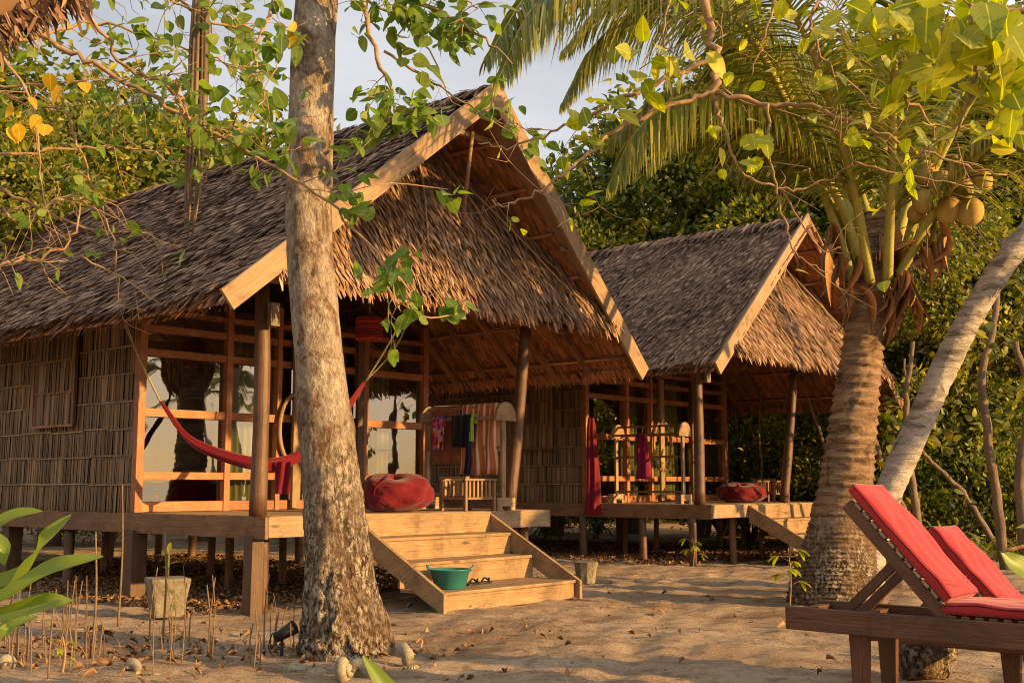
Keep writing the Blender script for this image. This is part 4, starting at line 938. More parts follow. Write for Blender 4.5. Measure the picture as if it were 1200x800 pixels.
for i, (px, py, Yq, r) in enumerate(((1104, 216, 12.5, .155), (1112, 246, 12.4, .15), (1138, 248, 12.3, .155), (1083, 236, 12.6, .14), (1128, 222, 12.6, .14), (1086, 205, 12.7, .14), (1150, 212, 12.6, .14), (1120, 195, 12.8, .13), (1075, 250, 12.8, .12), (965, 150, 13, .12), (990, 145, 13.1, .12))):
    r *= .9; c = at(px, py, Yq); q = MB(); n = 16; k = 12; V = []
    for a in range(k+1):
        ph = PI*a/k
        for b in range(n): th = 2*PI*b/n; rr_ = r*(1+.04*math.sin(3*th)); V.append((rr_*math.sin(ph)*math.cos(th), rr_*math.sin(ph)*math.sin(th), r*1.12*math.cos(ph)))
    f = [(a*n+b, (a+1)*n+b, (a+1)*n+(b+1) % n, a*n+(b+1) % n) for a in range(k) for b in range(n)]
    q.add(V, f, np.zeros((len(f), 4, 2)), True); o = q.build('coconut', M['coconut'], R); o.location = tuple(c-L0)
    o.rotation_euler = (random.uniform(-.5, .5), random.uniform(-.5, .5), 0)
    cb.tube(spl([at(1045, 250, 13), (at(1045, 220, 12.9)+c)/2+(0, 0, .1), c+(0, 0, r)], 8), .014, 5)
cb.build('fruit_stalk', M['petiole'], R, loc=L0)
# leaning palm
L0 = onz(1018, 668); Yl = L0[1]-.3; L0 = at(1015, 690, 13.9)*np.array([1, 1, 0])
R = empty('leaning_palm', 'grey palm trunk leaning to the right behind the red loungers', 'palm', L0)
ctr = [at(1012, 705, 13.9), at(1022, 640, 13.9), at(1040, 580, 13.9), at(1075, 500, 13.8), at(1112, 420, 13.7), at(1150, 350, 13.6), at(1195, 285, 13.5), at(1260, 210, 13.4), at(1330, 100, 13.3)]
C = spl(ctr, 170); rr = np.interp(np.linspace(0, 1, 170), [0, .15, .5, .8, 1], [.21, .165, .145, .13, .12]); V = []; K = 40; T = np.gradient(C, axis=0)
an = np.linspace(0, 2*PI, K, endpoint=False)
for i in range(170):
    t = nrm(T[i]); x = nrm(np.cross(t, (0, 1, 0))); y = np.cross(t, x)
    for j in range(K):
        d = math.cos(an[j])*x+math.sin(an[j])*y; q = C[i]+d*rr[i]; ring = (i*.034/.09+.25*math.sin(an[j])+.6*mnoise.noise(Vector(q*2))) % 1
        V.append(C[i]+d*(rr[i]*(1+.06*mnoise.noise(Vector(q*2.3)))+.012*(1-ring)+.012*mnoise.noise(Vector(q*16))))
f = [(i*K+j, i*K+(j+1) % K, (i+1)*K+(j+1) % K, (i+1)*K+j) for i in range(169) for j in range(K)]
m = MB(); m.add(V, f, np.zeros((len(f), 4, 2)), True); m.build('trunk', M['bark_grey'], R, loc=L0)
top = C[-1]
def crown(Rr, top, L0, nf, length, seed, leafL=.9, dens=60):
    r = np.random.default_rng(seed)
    for k in range(nf):
        a = 2*PI*k/nf*2.4+r.uniform(-.3, .3); el = r.uniform(.1, 1.2); l = length*r.uniform(.8, 1.1)
        d = np.array([math.cos(a)*math.cos(el), math.sin(a)*math.cos(el), math.sin(el)]); P = [top]; q = top.copy()
        for i in range(5): q = q+d*l/5; d = nrm(d+np.array([0, 0, -.28-.1*i])); P.append(q.copy())
        mr = MB(); ml = MB(); frond(mr, ml, P, .045, leafL, dens, .045, r=r)
        o = mr.build('frond', M['petiole'], Rr, loc=L0); ml.build('leaflets', M['frond'], o, loc=L0)
crown(R, top, L0, 11, 3.4, 4)
# low frond entering at right edge
# fan palm just outside the right edge whose lowest frond reaches in
L0 = at(1420, 700, 13.4)*np.array([1, 1, 0]); R = empty('young_palm', 'young palm at the right edge whose yellowish frond tip hangs in beside the leaning trunk', 'palm', L0)
m = MB(); m.tube(spl([L0-(0, 0, .1), L0+(.03, 0, 1), at(1400, 330, 13.4)], 12), np.linspace(.16, .12, 12), 12, rough=.1); m.build('trunk', M['bark_palm'], R, loc=L0)
for q in ([(1400, 330, 13.4), (1330, 290, 13.2), (1255, 310, 13.0), (1190, 372, 12.8)], [(1400, 330, 13.4), (1340, 320, 13.6), (1270, 355, 13.7), (1215, 420, 13.7)], [(1400, 330, 13.4), (1450, 200, 13.7), (1520, 180, 14)]):
    mr = MB(); ml = MB(); frond(mr, ml, [at(*a) for a in q], .03, .6, 50, .04, .7, start=.3); o = mr.build('frond', M['petiole'], R, loc=L0); ml.build('leaflets', M['frond'], o, loc=L0)

# hanging dead frond upper left
c0 = at(238, -60, 6.3); R0 = c0; m = MB(); V = []
for k in range(46):
    x = RNG.uniform(-.04, .04); y = RNG.uniform(-.04, .04); l = RNG.uniform(.7, 1.75)
    P = spl([c0+(x*.4, y*.4, 0), c0+(x, y, -.5), c0+(x*1.1, y, -l*.75), c0+(x*.6-.02, y, -l)], 9); m.tube(P, np.array([.006, .011, .013, .014, .013, .011, .009, .006, .002]), 4)
m.tube([c0+(0, 0, .5), c0+(0, 0, -.4)], .03, 8)
tag(m.build('dry_palm_frond', M['dryfrond'], None, loc=c0), 'dead grey palm frond hanging straight down at the upper left', 'dead frond')

# ---- forest trees
def tree(name, label, base, h, cr, cz, nleaf, lsize, mat, seed, group=None, clumps=26, tr=.16, flat=.8, trunk_pts=None, thin=1.0):
    r = np.random.default_rng(seed); base = np.array((base[0], base[1], 0.0)); R = empty(name, label, 'tree', base, 0, group)
    top = np.array([r.normal(0, .3), r.normal(0, .3), h]); m = MB()
    C = spl([(0, 0, -.2), (r.normal(0, .12), r.normal(0, .12), h*.35), top*.7+r.normal(0, .12, 3)*(1, 1, 0), top*.92], 16)
    m.tube(C, np.linspace(tr, tr*.3, 16), 9, rough=.15)
    lv = MB(); P = []; D = []
    for k in range(clumps):
        th = r.uniform(0, 2*PI); ph = math.acos(r.uniform(-.7, 1)); rad = r.uniform(.45, 1.0)
        c = np.array([math.cos(th)*math.sin(ph)*cr*rad, math.sin(th)*math.sin(ph)*cr*rad, cz+math.cos(ph)*(h-cz)*flat*rad+.0])
        i = r.integers(6, 15); a = C[i]
        m.tube(spl([a, (a+c)/2+r.normal(0, .15*cr*.4, 3)+(0, 0, -.1), c], 8), np.linspace(tr*.33, .012, 8), 5)
        cl = cr*r.uniform(.2, .42); kk = int(nleaf/clumps*r.uniform(.5, 1.5))
        d = r.normal(0, 1, (kk, 3)); d /= np.linalg.norm(d, axis=1)[:, None]
        P.append(c+d*(cl*r.uniform(.3, 1, kk)**.5)[:, None]*(1, 1, .6)); D.append(d+r.normal(0, .6, (kk, 3))+(0, 0, -.3))
    P = np.concatenate(P); D = np.concatenate(D); k = len(P)
    lv.leaves(P, D, r.normal(0, 1, (k, 3))+(.3, -.3, .35), lsize*r.uniform(.6, 1.3, k), lsize*.55*r.uniform(.7, 1.3, k), 'tri')
    m.build('trunk', M['bark_bg'], R); lv.build('crown', mat, R)
    return R
def copytree(R, label, loc_, rz, sc, group=None):
    c = R.copy(); COL.objects.link(c); c.location = loc_; c.rotation_euler = (0, 0, rz); c.scale = (sc, sc, sc); c['label'] = label
    if group: c['group'] = group
    for ch in list(R.children):
        d = ch.copy(); COL.objects.link(d); d.parent = c
    return c
GF = 'forest trees behind the cabins'
LB = M['leaf_bg']
def P2(px, Y): q = at(px, 600, Y); return (q[0], q[1])
T1 = tree('forest_tree', 'broad dark green tree rising above the left end of the near roof', P2(60, 25), 11.5, 4.2, 7.2, 15000, .26, LB[1], 21, GF, 34, .26)
T2 = tree('forest_tree', 'tall deep green tree filling the gap between the two cabin roofs', P2(740, 31), 12.2, 4.0, 8, 12500, .22, LB[1], 22, GF, 34, .28)
T3 = tree('forest_tree', 'olive green tree with golden lit leaves behind the leaning palm trunk', P2(1120, 24), 8.5, 3.4, 4.6, 26000, .15, LB[2], 23, GF, 34, .2)
def cp(T, label, px, Y, rz, sc): p = P2(px, Y); return copytree(T, label, (p[0], p[1], 0), rz, sc, GF)
cp(T1, 'leafy tree behind the middle of the near roof left of the pale trunk', 235, 27, 1.2, .95)
cp(T3, 'lower bright tree peeking over the far left of the near roof', -60, 22, 2.2, 1.15)
cp(T2, 'dark tree at the far left edge behind the near cabin', -140, 30, 3.1, 1.0)
cp(T1, 'distant low tree top showing above the near roof ridge at the sky gap', 520, 44, 2.6, .98)
cp(T3, 'loose green tree directly right of the near roof peak', 650, 30, .7, 1.2)
cp(T3, 'yellow green tree top showing over the rear roof ridge', 820, 29, 1.7, 1.25)
cp(T1, 'tall tree behind the rear cabin roof under the palm fronds', 860, 30, 4.1, 1.15)
cp(T2, 'dark tall tree behind the coconut palm crown', 990, 30, 5.2, 1.15)
cp(T1, 'tall green tree above the leaning palm at the right', 1150, 30, .4, 1.25)
cp(T2, 'dark forest tree at the far right edge', 1290, 27, 1.9, 1.1)
cp(T3, 'golden green tree seen between rear porch and palm trunk', 900, 30, 3.3, .8)
cp(T3, 'olive leafy tree at the right edge beyond the sand', 1240, 25, 4.4, .95)
cp(T3, 'small leafy tree behind the red lounger cushion', 1030, 26, 5.6, .9)
cp(T1, 'tree behind the pale trunk and near roof', 380, 33, 5.0, .86)
# thin crooked understory stems on the right
GS = 'thin crooked stems in the undergrowth'
def stem(label, px, r=.05, leafy=True, seed=0):
    pts = [at(*q) for q in px]; L0 = pts[0]*np.array([1, 1, 0]); R = empty('sapling', label, 'sapling', L0, 0, GS)
    pts[0] = pts[0]*np.array([1, 1, 0])-(0, 0, .1)
    m = MB(); lv = MB(); twigify(m, lv, [(pts, r, r*.45)], 1.2, 1.0, (4, 8) if leafy else (0, 1), .17, 'oval', seed=seed, spread=.7)
    m.build('stem', M['bark_bg'], R, loc=L0); lv.build('foliage', LB[2], R, loc=L0)
stem('crooked stem rising at the far right edge of the sand', [(1178, 650, 18), (1165, 560, 18), (1150, 450, 18), (1165, 380, 18.2), (1175, 280, 18.4)], .085, True, 1)
stem('stem immediately right of the leaning palm base', [(1085, 645, 19), (1068, 560, 19), (1062, 480, 19), (1070, 400, 19)], .075, True, 2)
stem('stem slanting leftward behind the leaning palm', [(1100, 645, 20), (1060, 600, 20), (1030, 530, 20), (1015, 460, 20), (1030, 380, 20)], .07, True, 3)
stem('double stem seen under the rear porch roof left part', [(925, 640, 25), (915, 520, 25), (905, 480, 25), (912, 430, 25)], .07, False, 4)
stem('slim stem nearest the rear window wall', [(872, 640, 25), (868, 540, 25), (858, 470, 25), (850, 420, 25)], .05, False, 5)
stem('slanting branch like stem crossing behind the far armchair', [(985, 640, 23), (968, 530, 23), (950, 480, 23), (940, 440, 23)], .05, False, 6)
stem('thin stem between palm trunk and leaning palm', [(1055, 640, 21), (1050, 540, 21), (1062, 500, 21), (1060, 420, 21)], .04, True, 7)
stem('rough stem at the extreme right beside the foreground leaf', [(1205, 650, 17), (1195, 560, 17), (1205, 480, 17), (1190, 400, 17)], .1, True, 8)
stem('arching branch stem low behind the second lounger', [(1180, 640, 20), (1130, 580, 20), (1090, 540, 20), (1070, 515, 20)], .06, True, 9)
stem('leafless stem in the middle of the rear porch gap', [(890, 640, 24), (893, 560, 24), (889, 500, 24), (893, 440, 24)], .04, False, 10)
# shrubs
GB = 'leafy shrubs at the edge of the sand'
def shrub(label, x, y, h, w, mat, seed, size=.12, n=5200, tm='tri'):
    r = np.random.default_rng(seed); R = empty('shrub', label, 'shrub', (x, y, 0), 0, GB); m = MB(); P = []; D = []
    for k in range(22):
        a = r.uniform(0, 2*PI); q = np.array([math.cos(a)*w*r.uniform(.2, 1), math.sin(a)*w*r.uniform(.2, 1), h*r.uniform(.3, 1)])
        m.tube(spl([(0, 0, -.05), q*(.4, .4, .6), q], 6), np.linspace(.025, .008, 6), 5); kk = n//22
        P.append(q+r.normal(0, .22*w, (kk, 3))*(1, 1, .8)); D.append(r.normal(0, .8, (kk, 3))+(0, 0, -.1))
    P = np.concatenate(P); P[:, 2] = np.abs(P[:, 2]); D = np.concatenate(D); k = len(P)
    lv = MB(); lv.leaves(P, D, r.normal(0, .9, (k, 3))+(.3, -.4, .5), size*r.uniform(.6, 1.3, k), size*.5*r.uniform(.7, 1.3, k), tm)
    m.build('stem', M['bark_bg'], R); lv.build('foliage', mat, R); return R
S1 = shrub('broad shrub behind the rear porch railing gap', *P2(880, 26.5), 2.0, 1.5, LB[2], 31)
S2 = shrub('dark shrub right of the palm trunk base', *P2(1050, 23), 1.8, 1.5, LB[1], 32)
def cs(S, label, px, Y, rz, sc): p = P2(px, Y); copytree(S, label, (p[0], p[1], 0), rz, sc, GB)
for i, (S, lb, px, Y, rz, sc) in enumerate(((S1, 'shrub glimpsed right of the far armchair', 955, 25, 1, 1.2), (S2, 'shrub right of the leaning palm base', 1120, 22, 2, 1.0), (S1, 'shrub at the right edge below the crooked stem', 1190, 22.5, 3, .95), (S2, 'shrub at the extreme right beyond the crooked stems', 1240, 22.5, 4, 1.2),
    (S1, 'shrub seen through the left of the rear porch opening', 845, 29, 5, 1.2), (S2, 'shadowed shrub behind the stilts of the near cabin at left', 60, 26, 1.5, .8), (S1, 'shadowed shrub between the stilts left of the pot', 130, 25, 2.6, .7), (S2, 'shrub glimpsed under the rear cabin floor', 700, 31, 3.3, .8), (S1, 'low shrub under the rear cabin floor near its steps', 640, 30, .3, .6), (S2, 'tall shrub filling behind the second red cushion', 1085, 25, .9, 1.5), (S1, 'tall shrub behind the crooked stem at the right', 1165, 24, 1.9, 1.6), (S2, 'tall shrub behind the palm trunk middle', 1000, 27, 2.9, 1.5), (S1, 'tall shrub at the far side of the rear porch', 920, 31, 3.9, 1.7))): cs(S, lb, px, Y, rz, sc)
# spider lily like strap plants
def strap(label, x, y, n, L, w, seed, mat, name='strap_leaf_plant', z0=0, cat='plant', lean=None):
    r = np.random.default_rng(seed); R = empty(name, label, cat, (x, y, 0)); m = MB(); st = MB()
    st.tube([(0, 0, -.05), (0, 0, max(.12, z0))], .03, 8)
    for k in range(n):
        a = 2*PI*k/n*1.62+r.uniform(-.2, .2); el = r.uniform(.5, 1.3); d = np.array([math.cos(a)*math.cos(el), math.sin(a)*math.cos(el), math.sin(el)]); q = np.array([0, 0, max(.08, z0)]); VV = []; l = L*r.uniform(.75, 1.15); s_ = nrm(np.cross(d, (0, 0, 1)))
        for i in range(9):
            f = i/8; wk = w*math.sin(PI*min(.98, .12+f*.86))**.7
            VV += [q+s_*wk/2+np.array((0, 0, wk*.2)), q.copy(), q-s_*wk/2+np.array((0, 0, wk*.2))]; q = q+d*l/8; d = nrm(d+np.array([0, 0, -.2-.06*i]))
        FF = [(3*i+j, 3*i+j+1, 3*i+j+4, 3*i+j+3) for i in range(8) for j in (0, 1)]; m.add(VV, FF, np.zeros((len(FF), 4, 2)), True)
    st.build('stem', M['twig'], R); m.build('leaf', mat, R)
for i, (px, Y, L, z0, lb) in enumerate(((1150, 19.5, .8, .5, 'bright strap leaved plant at the forest edge beside the crooked stem'), (1120, 20.5, .8, .4, 'strap leaved plant left of the brightest one at the forest edge'), (1175, 20.5, .7, .2, 'strap leaved plant nearest the crooked stem foot'), (1135, 19, .45, .0, 'short low plant on the sand before the forest edge'), (640, 27, .7, 0, 'strap plant in shade under the rear cabin left part'), (700, 28, .8, 0, 'strap plant in shade under the rear cabin middle'), (1080, 22, .8, .3, 'strap leaved plant seen over the second red cushion'))):
    strap(lb, *P2(px, Y), 16, L, .07, 50+i, LB[2] if i < 4 else LB[1])
# far forest mass
r = np.random.default_rng(77); k = 70000; px = r.uniform(-700, 1900, k); Yf = r.uniform(38, 52, k)
topz = np.interp(px, [-700, 0, 300, 400, 520, 600, 760, 900, 1900], [13, 13, 11, 9.3, 8.6, 7.4, 6.6, 7, 15])+1.1*np.sin(px*.03)+.7*np.sin(px*.11)
zz = topz*(1-r.random(k)**1.6)*1.0
P = np.stack([(px-600)/1365*Yf, Yf, zz], 1); lv = MB()
cl = (np.sin(P[:, 0]*1.7)+np.sin(P[:, 2]*2.1+P[:, 0])+np.sin(P[:, 1]*1.3)); P[:, 1] -= cl*.8
lv.leaves(P, r.normal(0, 1, (k, 3)), r.normal(0, 1, (k, 3))+(.3, -.3, .35), r.uniform(.3, .7, k), r.uniform(.2, .45, k), 'tri')
tag(lv.build('far_forest', M['leaf_bg'][1]), 'dense far green forest behind everything', 'forest', kind='stuff')

# ------------------------------------------------------------------ ground clutter
r = np.random.default_rng(5)
P = []
# under cabins, dense
for O, N in ((A0, 9000), (B0, 6000)):
    a = r.uniform(-.6, 4.9, N); b = r.uniform(.5, 9, N); q = np.array(O)+np.outer(a, Vv)+np.outer(b, Uu); P.append(q[:, :2])
N = 260; q = np.stack([r.uniform(-6, 10, N), r.uniform(6.5, 24, N)], 1); P.append(q)
N = 450; q = np.stack([r.normal(-3.2, 1.6, N), r.normal(9.3, .8, N)], 1); P.append(q)
N = 2200; q = np.stack([r.uniform(5, 22, N), r.uniform(19.5, 27, N)], 1); P.append(q)
P = np.concatenate(P); k = len(P); P3 = np.stack([P[:, 0], P[:, 1], gz(P[:, 0], P[:, 1])+.012+r.uniform(0, .02, k)], 1)
D = np.stack([r.normal(0, 1, k), r.normal(0, 1, k), r.normal(0, .25, k)], 1); lv = MB()
lv.leaves(P3, D, r.normal(0, .35, (k, 3))+(0, 0, 1), r.uniform(.03, .1, k), r.uniform(.02, .055, k), 'curl', True)
N = 9000; q = np.stack([r.uniform(-7, 11, N), 5+19*r.uniform(0, 1, N)**1.1], 1); q3 = np.stack([q[:, 0], q[:, 1], gz(q[:, 0], q[:, 1])+.006], 1)
lv.leaves(q3, np.stack([r.normal(0, 1, N), r.normal(0, 1, N), r.normal(0, .1, N)], 1), r.normal(0, .3, (N, 3))+(0, 0, 1), r.uniform(.01, .05, N), r.uniform(.005, .02, N), 'tri')
N = 500; q = np.stack([r.uniform(-7, 11, N), r.uniform(5.5, 22, N)], 1); q3 = np.stack([q[:, 0], q[:, 1], gz(q[:, 0], q[:, 1])+.01], 1)
lv.leaves(q3, np.stack([r.normal(0, 1, N), r.normal(0, 1, N), np.zeros(N)], 1), r.normal(0, .2, (N, 3))+(0, 0, 1), r.uniform(.1, .35, N), .008, 'blade')
tag(lv.build('leaf_litter', M['litter']), 'brown dry leaves scattered over the sand and under the cabins', 'fallen leaves', kind='stuff')
# stakes fence
GK = 'thin twig stakes pushed into the sand'
r = random.Random(3)
xs_ = []
for k in range(64):
    px = r.uniform(0, 345) if k > 14 else r.uniform(0, 120); py = r.gauss(768, 10)+(px-150)*-.03; xs_.append((px, py))
for px, py in xs_:
    q = onz(px, min(py, 796)); hgt = r.uniform(.25, .68)*(1.0 if px < 330 else .6); m = MB()
    if r.random() < .25: hgt *= .5
    P = spl([(0, 0, -.05), (r.gauss(0, .012), 0, hgt*.5), (r.gauss(0, .03), r.gauss(0, .02), hgt)], 7); m.tube(P, np.linspace(.0075, .004, 7)*r.uniform(.6, 1.3), 5)
    if r.random() < .3: m.tube([P[4], P[4]+np.array((r.gauss(0, .05), 0, .07))], .003, 4)
    o = m.build('stake', M['twigs']); o.location = (q[0], q[1], 0); tag(o, 'thin bare twig stake in the row on the sand at lower left', 'stake', GK)
# tall stakes
for px, py, h_, lb in ((107, 775, .95, 'tall bent dry stem standing among the stakes at left'), (138, 735, 1.3, 'tallest straight pole stake reaching the cabin beam'), (190, 752, .9, 'slim stem with a green tip growing before the stone pot')):
    q = onz(px, py); m = MB(); m.tube(spl([(0, 0, -.05), (.015, 0, h_*.5), (-.01, 0, h_)], 9), np.linspace(.011, .006, 9), 6); o = m.build('tall_stake', M['twigs']); o.location = (q[0], q[1], 0); tag(o, lb, 'stake', GK)
# stone pot
p = onz(195, 722); R = empty('stone_pot', 'square rough stone planter pot under the left of the near cabin', 'planter', (p[0], p[1], 0), .5)
m = MB(); m.bar((0, 0, .0), (0, 0, .38), .27, .27, (0, 1, 0), 1.45); m.build('pot', M['stone'], R, .02)
m = MB(); m.tube([(0, 0, .36), (0, 0, .62)], .012, 6); m.leaves([(0, 0, .5), (0, 0, .58), (0, 0, .62), (0, 0, .45)], [(1, 0, .5), (-1, 0, .4), (.2, .5, 1), (-.5, -.6, .5)], [(0, 0, 1)]*4, .14, .05, 'oval', True); m.build('seedling', LB[2], R)
# mossy stump block
p = onz(687, 681); R = empty('mossy_block', 'small mossy stone tub on the sand right of the near steps', 'stone block', (p[0], p[1], 0), .4)
m = MB(); m.tube([(0, 0, -.02), (0, 0, .14), (0, 0, .26)], [.13, .15, .17], 9, rough=.25, rs=6, smooth=False); m.build('block', M['stone'], R, .008)
# seedling by palm
def seedling(label, px, py, Y, h, n, sz, name='seedling', mat=None):
    q = at(px, py, Y); R = empty(name, label, 'plant', (q[0], q[1], 0)); m = MB(); lv = MB(); m.tube(spl([(0, 0, -.03), (.02, 0, h*.5), (0, 0, h)], 8), np.linspace(.01, .005, 8), 5)
    rr_ = np.random.default_rng(int(px)); 
    for k in range(n):
        z = h*(.35+.65*k/n); a = k*2.4; d = np.array([math.cos(a), math.sin(a), .5]); e = np.array([0, 0, z])+d*sz*.8; m.tube([(0, 0, z), e], .003, 4)
        lv.leaves([e]*3, [d+(0, 0, -.8), d+(.6, 0, -.9), d+(-.6, .2, -.9)], [(0, 0, 1)]*3, sz, sz*.5, 'oval', True)
    m.build('stem', M['twig'], R); lv.build('foliage', mat or M['leaf_gold'], R)
seedling('young bright green seedling left of the palm trunk base', 925, 690, 12.6, .62, 6, .14)
seedling('small green seedling beside the rear cabin corner stilt', 812, 655, 18.6, .45, 5, .14)
seedling('tiny yellow green sprout among the stakes at the bottom left', 72, 785, 8.2, .25, 5, .06)
# shells round the trunk
GSH = 'weathered sea shells round the pale trunk'
def shell(label, px, py, s, kind, rz):
    q = onz(px, py); m = MB()
    if kind == 0:   # ribbed clam half
        n, k = 96, 10; V = []
        for i in range(k+1):
            u = i/k*PI*.5
            for j in range(n):
                a = PI*j/(n-1); rr_ = s*.85*(1+.1*math.sin(a*24)*math.sin(u)); V.append((rr_*math.cos(2*a)*math.sin(u)*1.15, rr_*.8*math.sin(2*a)*math.sin(u), rr_*.62*math.cos(u)-.01))
        f = [(i*n+j, i*n+j+1, (i+1)*n+j+1, (i+1)*n+j) for i in range(k) for j in range(n-1)]
    else:           # spiral shell
        n, k = 14, 40; V = []
        for i in range(k+1):
            t_ = i/k; a = t_*5*PI; R_ = s*(1-t_)*.55; rr_ = s*.5*(1-t_)+.004; c = np.array([math.cos(a)*R_, math.sin(a)*R_, 0]); ax = np.array([0, 0, s*1.2*t_])
            for j in range(n): b = 2*PI*j/n; V.append(c+ax+np.array([math.cos(a)*math.cos(b), math.sin(a)*math.cos(b), math.sin(b)])*rr_)
        V = [np.array((v[2]*.9, v[0], v[1]+s*.6)) for v in V]
        f = [(i*n+j, i*n+(j+1) % n, (i+1)*n+(j+1) % n, (i+1)*n+j) for i in range(k) for j in range(n)]
    m.add(V, f, np.zeros((len(f), 4, 2)), True); o = m.build('sea_shell', M['shell']); o.location = (q[0], q[1], .0); o.rotation_euler = (0, 0, rz); tag(o, label, 'shell', GSH)
shell('pale round shell at the right foot of the trunk', 471, 777, .095, 1, .4); shell('small white shell fragments just right of the trunk foot', 484, 781, .05, 0, .9); shell('large ribbed grey clam shell leaning left of the trunk', 345, 782, .085, 0, .6)
shell('greenish ribbed clam shell in front of the trunk', 370, 787, .075, 0, .2); shell('big dark ridged clam shell at the front of the trunk', 398, 797, .1, 1, -.2); shell('small ridged shell right of the big dark clam', 420, 793, .08, 1, 1.3); shell('pale shell on the sand left among the stakes', 155, 790, .07, 1, 1); shell('second pale shell right beside the one among the stakes', 178, 791, .055, 0, .3); shell('white shell at the far lower left behind the blades', 8, 785, .07, 1, 2)
# garden spotlight
p = onz(330, 768); R = empty('garden_spotlight', 'small black garden spotlight on a stake left of the trunk', 'spotlight', (p[0], p[1], 0))
m = MB(); m.tube([(0, 0, -.05), (0, 0, .13)], .012, 6); m.tube([(-.05, 0, .13), (.1, -.02, .22)], [.035, .055], 12); m.build('lamp_body', M['rubber'], R)
m = MB(); m.tube(spl([(0, 0, .13), (-.07, 0, .17), (-.1, 0, .06), (-.06, 0, .0)], 14), .006, 5); m.build('cable', M['rubber'], R)

# ------------------------------------------------------------------ loungers
def lounger(label, org, dirx, dirw, W, back_len, ang, legs=(.44, 1.75)):
    """org = near head corner (rail top), dirx along length, dirw across"""
    rz = math.atan2(dirx[1], dirx[0]); R = empty('sun_lounger', label, 'sun lounger', (org[0], org[1], 0), rz, 'wooden sun loungers with red cushions')
    z = org[2]; Hb = .135; L = 2.05
    for y in (0, W):
        m = MB(); m.box((0, y-.025, z-Hb), (L, y+.025, z)); m.build('side_rail', M['lounger'], R, .005)
    for x in legs:
        for y in (.03, W-.03):
            m = MB(); yy = y+(.025 if y < .1 else -.025); m.bar((x, yy, z-Hb-.001), (x, yy, 0), .12, .05, (0, 1, 0), .72); m.build('leg', M['lounger'], R, .004)
        m = MB(); m.box((x-.02, .06, z-Hb-.05), (x+.02, W-.06, z-Hb+.01)); m.build('cross_bar', M['lounger'], R, .003)
    for x in (.03, .42, L-.03): m = MB(); m.box((x-.03, .028, z-.11), (x+.03, W-.028, z-.02)); m.build('cross_bar', M['lounger'], R, .003)
    m = MB(); hx = .965
    for k in range(13):
        x = hx+.03+k*.075
        if x < L-.05: m.box((x-.022, .028, z-.03), (x+.022, W-.028, z+.012))
    m.build('seat_slats', M['lounger'], R, .006)
    # backrest raised towards head
    ca, sa = math.cos(ang), math.sin(ang); hp = np.array((hx, 0, z+.0))
    d = np.array((-ca, 0, sa)); nn = np.array((sa, 0, ca))
    br = bpy.data.objects.new('backrest', None); COL.objects.link(br); br.parent = R
    for y in (.055, W-.055):
        m = MB(); m.bar(hp+(0, y, -.02)-d*.05, hp+(0, y, -.02)+d*back_len, .035, .075, nn); m.build('frame', M['lounger'], br, .004)
    m = MB()
    for k in range(11):
        q = hp+d*(.06+k*(back_len-.1)/10.5)+nn*.035; m.bar(q+(0, .03, 0), q+(0, W-.03, 0), .05, .016, nn)
    m.build('slat', M['pale'], br)
    for y in (.11, W-.11):
        m = MB(); m.bar(hp+(0, y, 0)+d*.42, np.array((.3, y, z-.05)), .03, .055, nn); m.build('prop', M['lounger'], br, .003)
    # cushions
    def cush(name, c0, dx, dn, L_, y0, y1, th, bev=.018):
        m = MB(); c = np.array(c0, float); dx = nrm(dx); dn = nrm(dn); nx = 44; ny = 24; V = []
        for i in range(nx+1):
            for j in range(ny+1):
                u = i/nx; v = j/ny; pf = (1-abs(2*u-1)**8)*(1-abs(2*v-1)**6); V.append(c+dx*L_*u+np.array((0, y0+(y1-y0)*v, 0))+dn*(th*(.8+.2*pf)+.005*math.sin(u*9+v*3)+.004*math.sin(v*21+3*math.sin(u*5))*(1-abs(2*u-1))**.3+.006*mnoise.noise(Vector((u*7, v*5, L_*9)))))
        nt = len(V)
        for i in range(nx+1):
            for j in range(ny+1): V.append(c+dx*L_*i/nx+np.array((0, y0+(y1-y0)*j/ny, 0)))
        k = ny+1; f = [(i*k+j, i*k+j+1, (i+1)*k+j+1, (i+1)*k+j) for i in range(nx) for j in range(ny)]+[(nt+i*k+j, nt+(i+1)*k+j, nt+(i+1)*k+j+1, nt+i*k+j+1) for i in range(nx) for j in range(ny)]
        for i in range(nx): f += [(i*k, (i+1)*k, nt+(i+1)*k, nt+i*k), (nt+i*k+ny, nt+(i+1)*k+ny, (i+1)*k+ny, i*k+ny)]
        for j in range(ny): f += [(j, nt+j, nt+j+1, j+1), (nx*k+j, nx*k+j+1, nt+nx*k+j+1, nt+nx*k+j)]
        m.add(V, f, np.zeros((len(f), 4, 2)), False); o = m.build(name, M['red'], R, bev)
        k_ = ny+1; rim = [V[i*k_] for i in range(nx+1)]+[V[nx*k_+j] for j in range(1, ny+1)]+[V[i*k_+ny] for i in range(nx-1, -1, -1)]+[V[j] for j in range(ny-1, -1, -1)]
        cc = sum(rim)/len(rim); pm = MB(); pm.tube([cc+(q_-cc)*.99-dn*.012 for q_ in rim], .0055, 6, False); pm.build('piping', M['bag'], o)
        for p_ in o.data.polygons: p_.use_smooth = True
        for a_ in (0,):
            em = o.modifiers.new('es', 'EDGE_SPLIT'); em.split_angle = math.radians(50)
        return o
    cush('back_cushion', hp+d*.06+nn*.045, d, nn, back_len-.02, .03, W-.05, .08)
    cush('seat_cushion', (hx-.03, 0, z+.016), (1, 0, 0), (0, 0, 1), 1.0, .03, W-.03, .075)
    m = MB()
    for tt in (.09, .12): q = hp+d*(.06+tt)+nn*.137; m.tube(spl([q+(0, .06, -.02), q+(0, W*.48, -.018)-d*.03, q+(0, W-.09, -.02)], 16), .0025, 5)
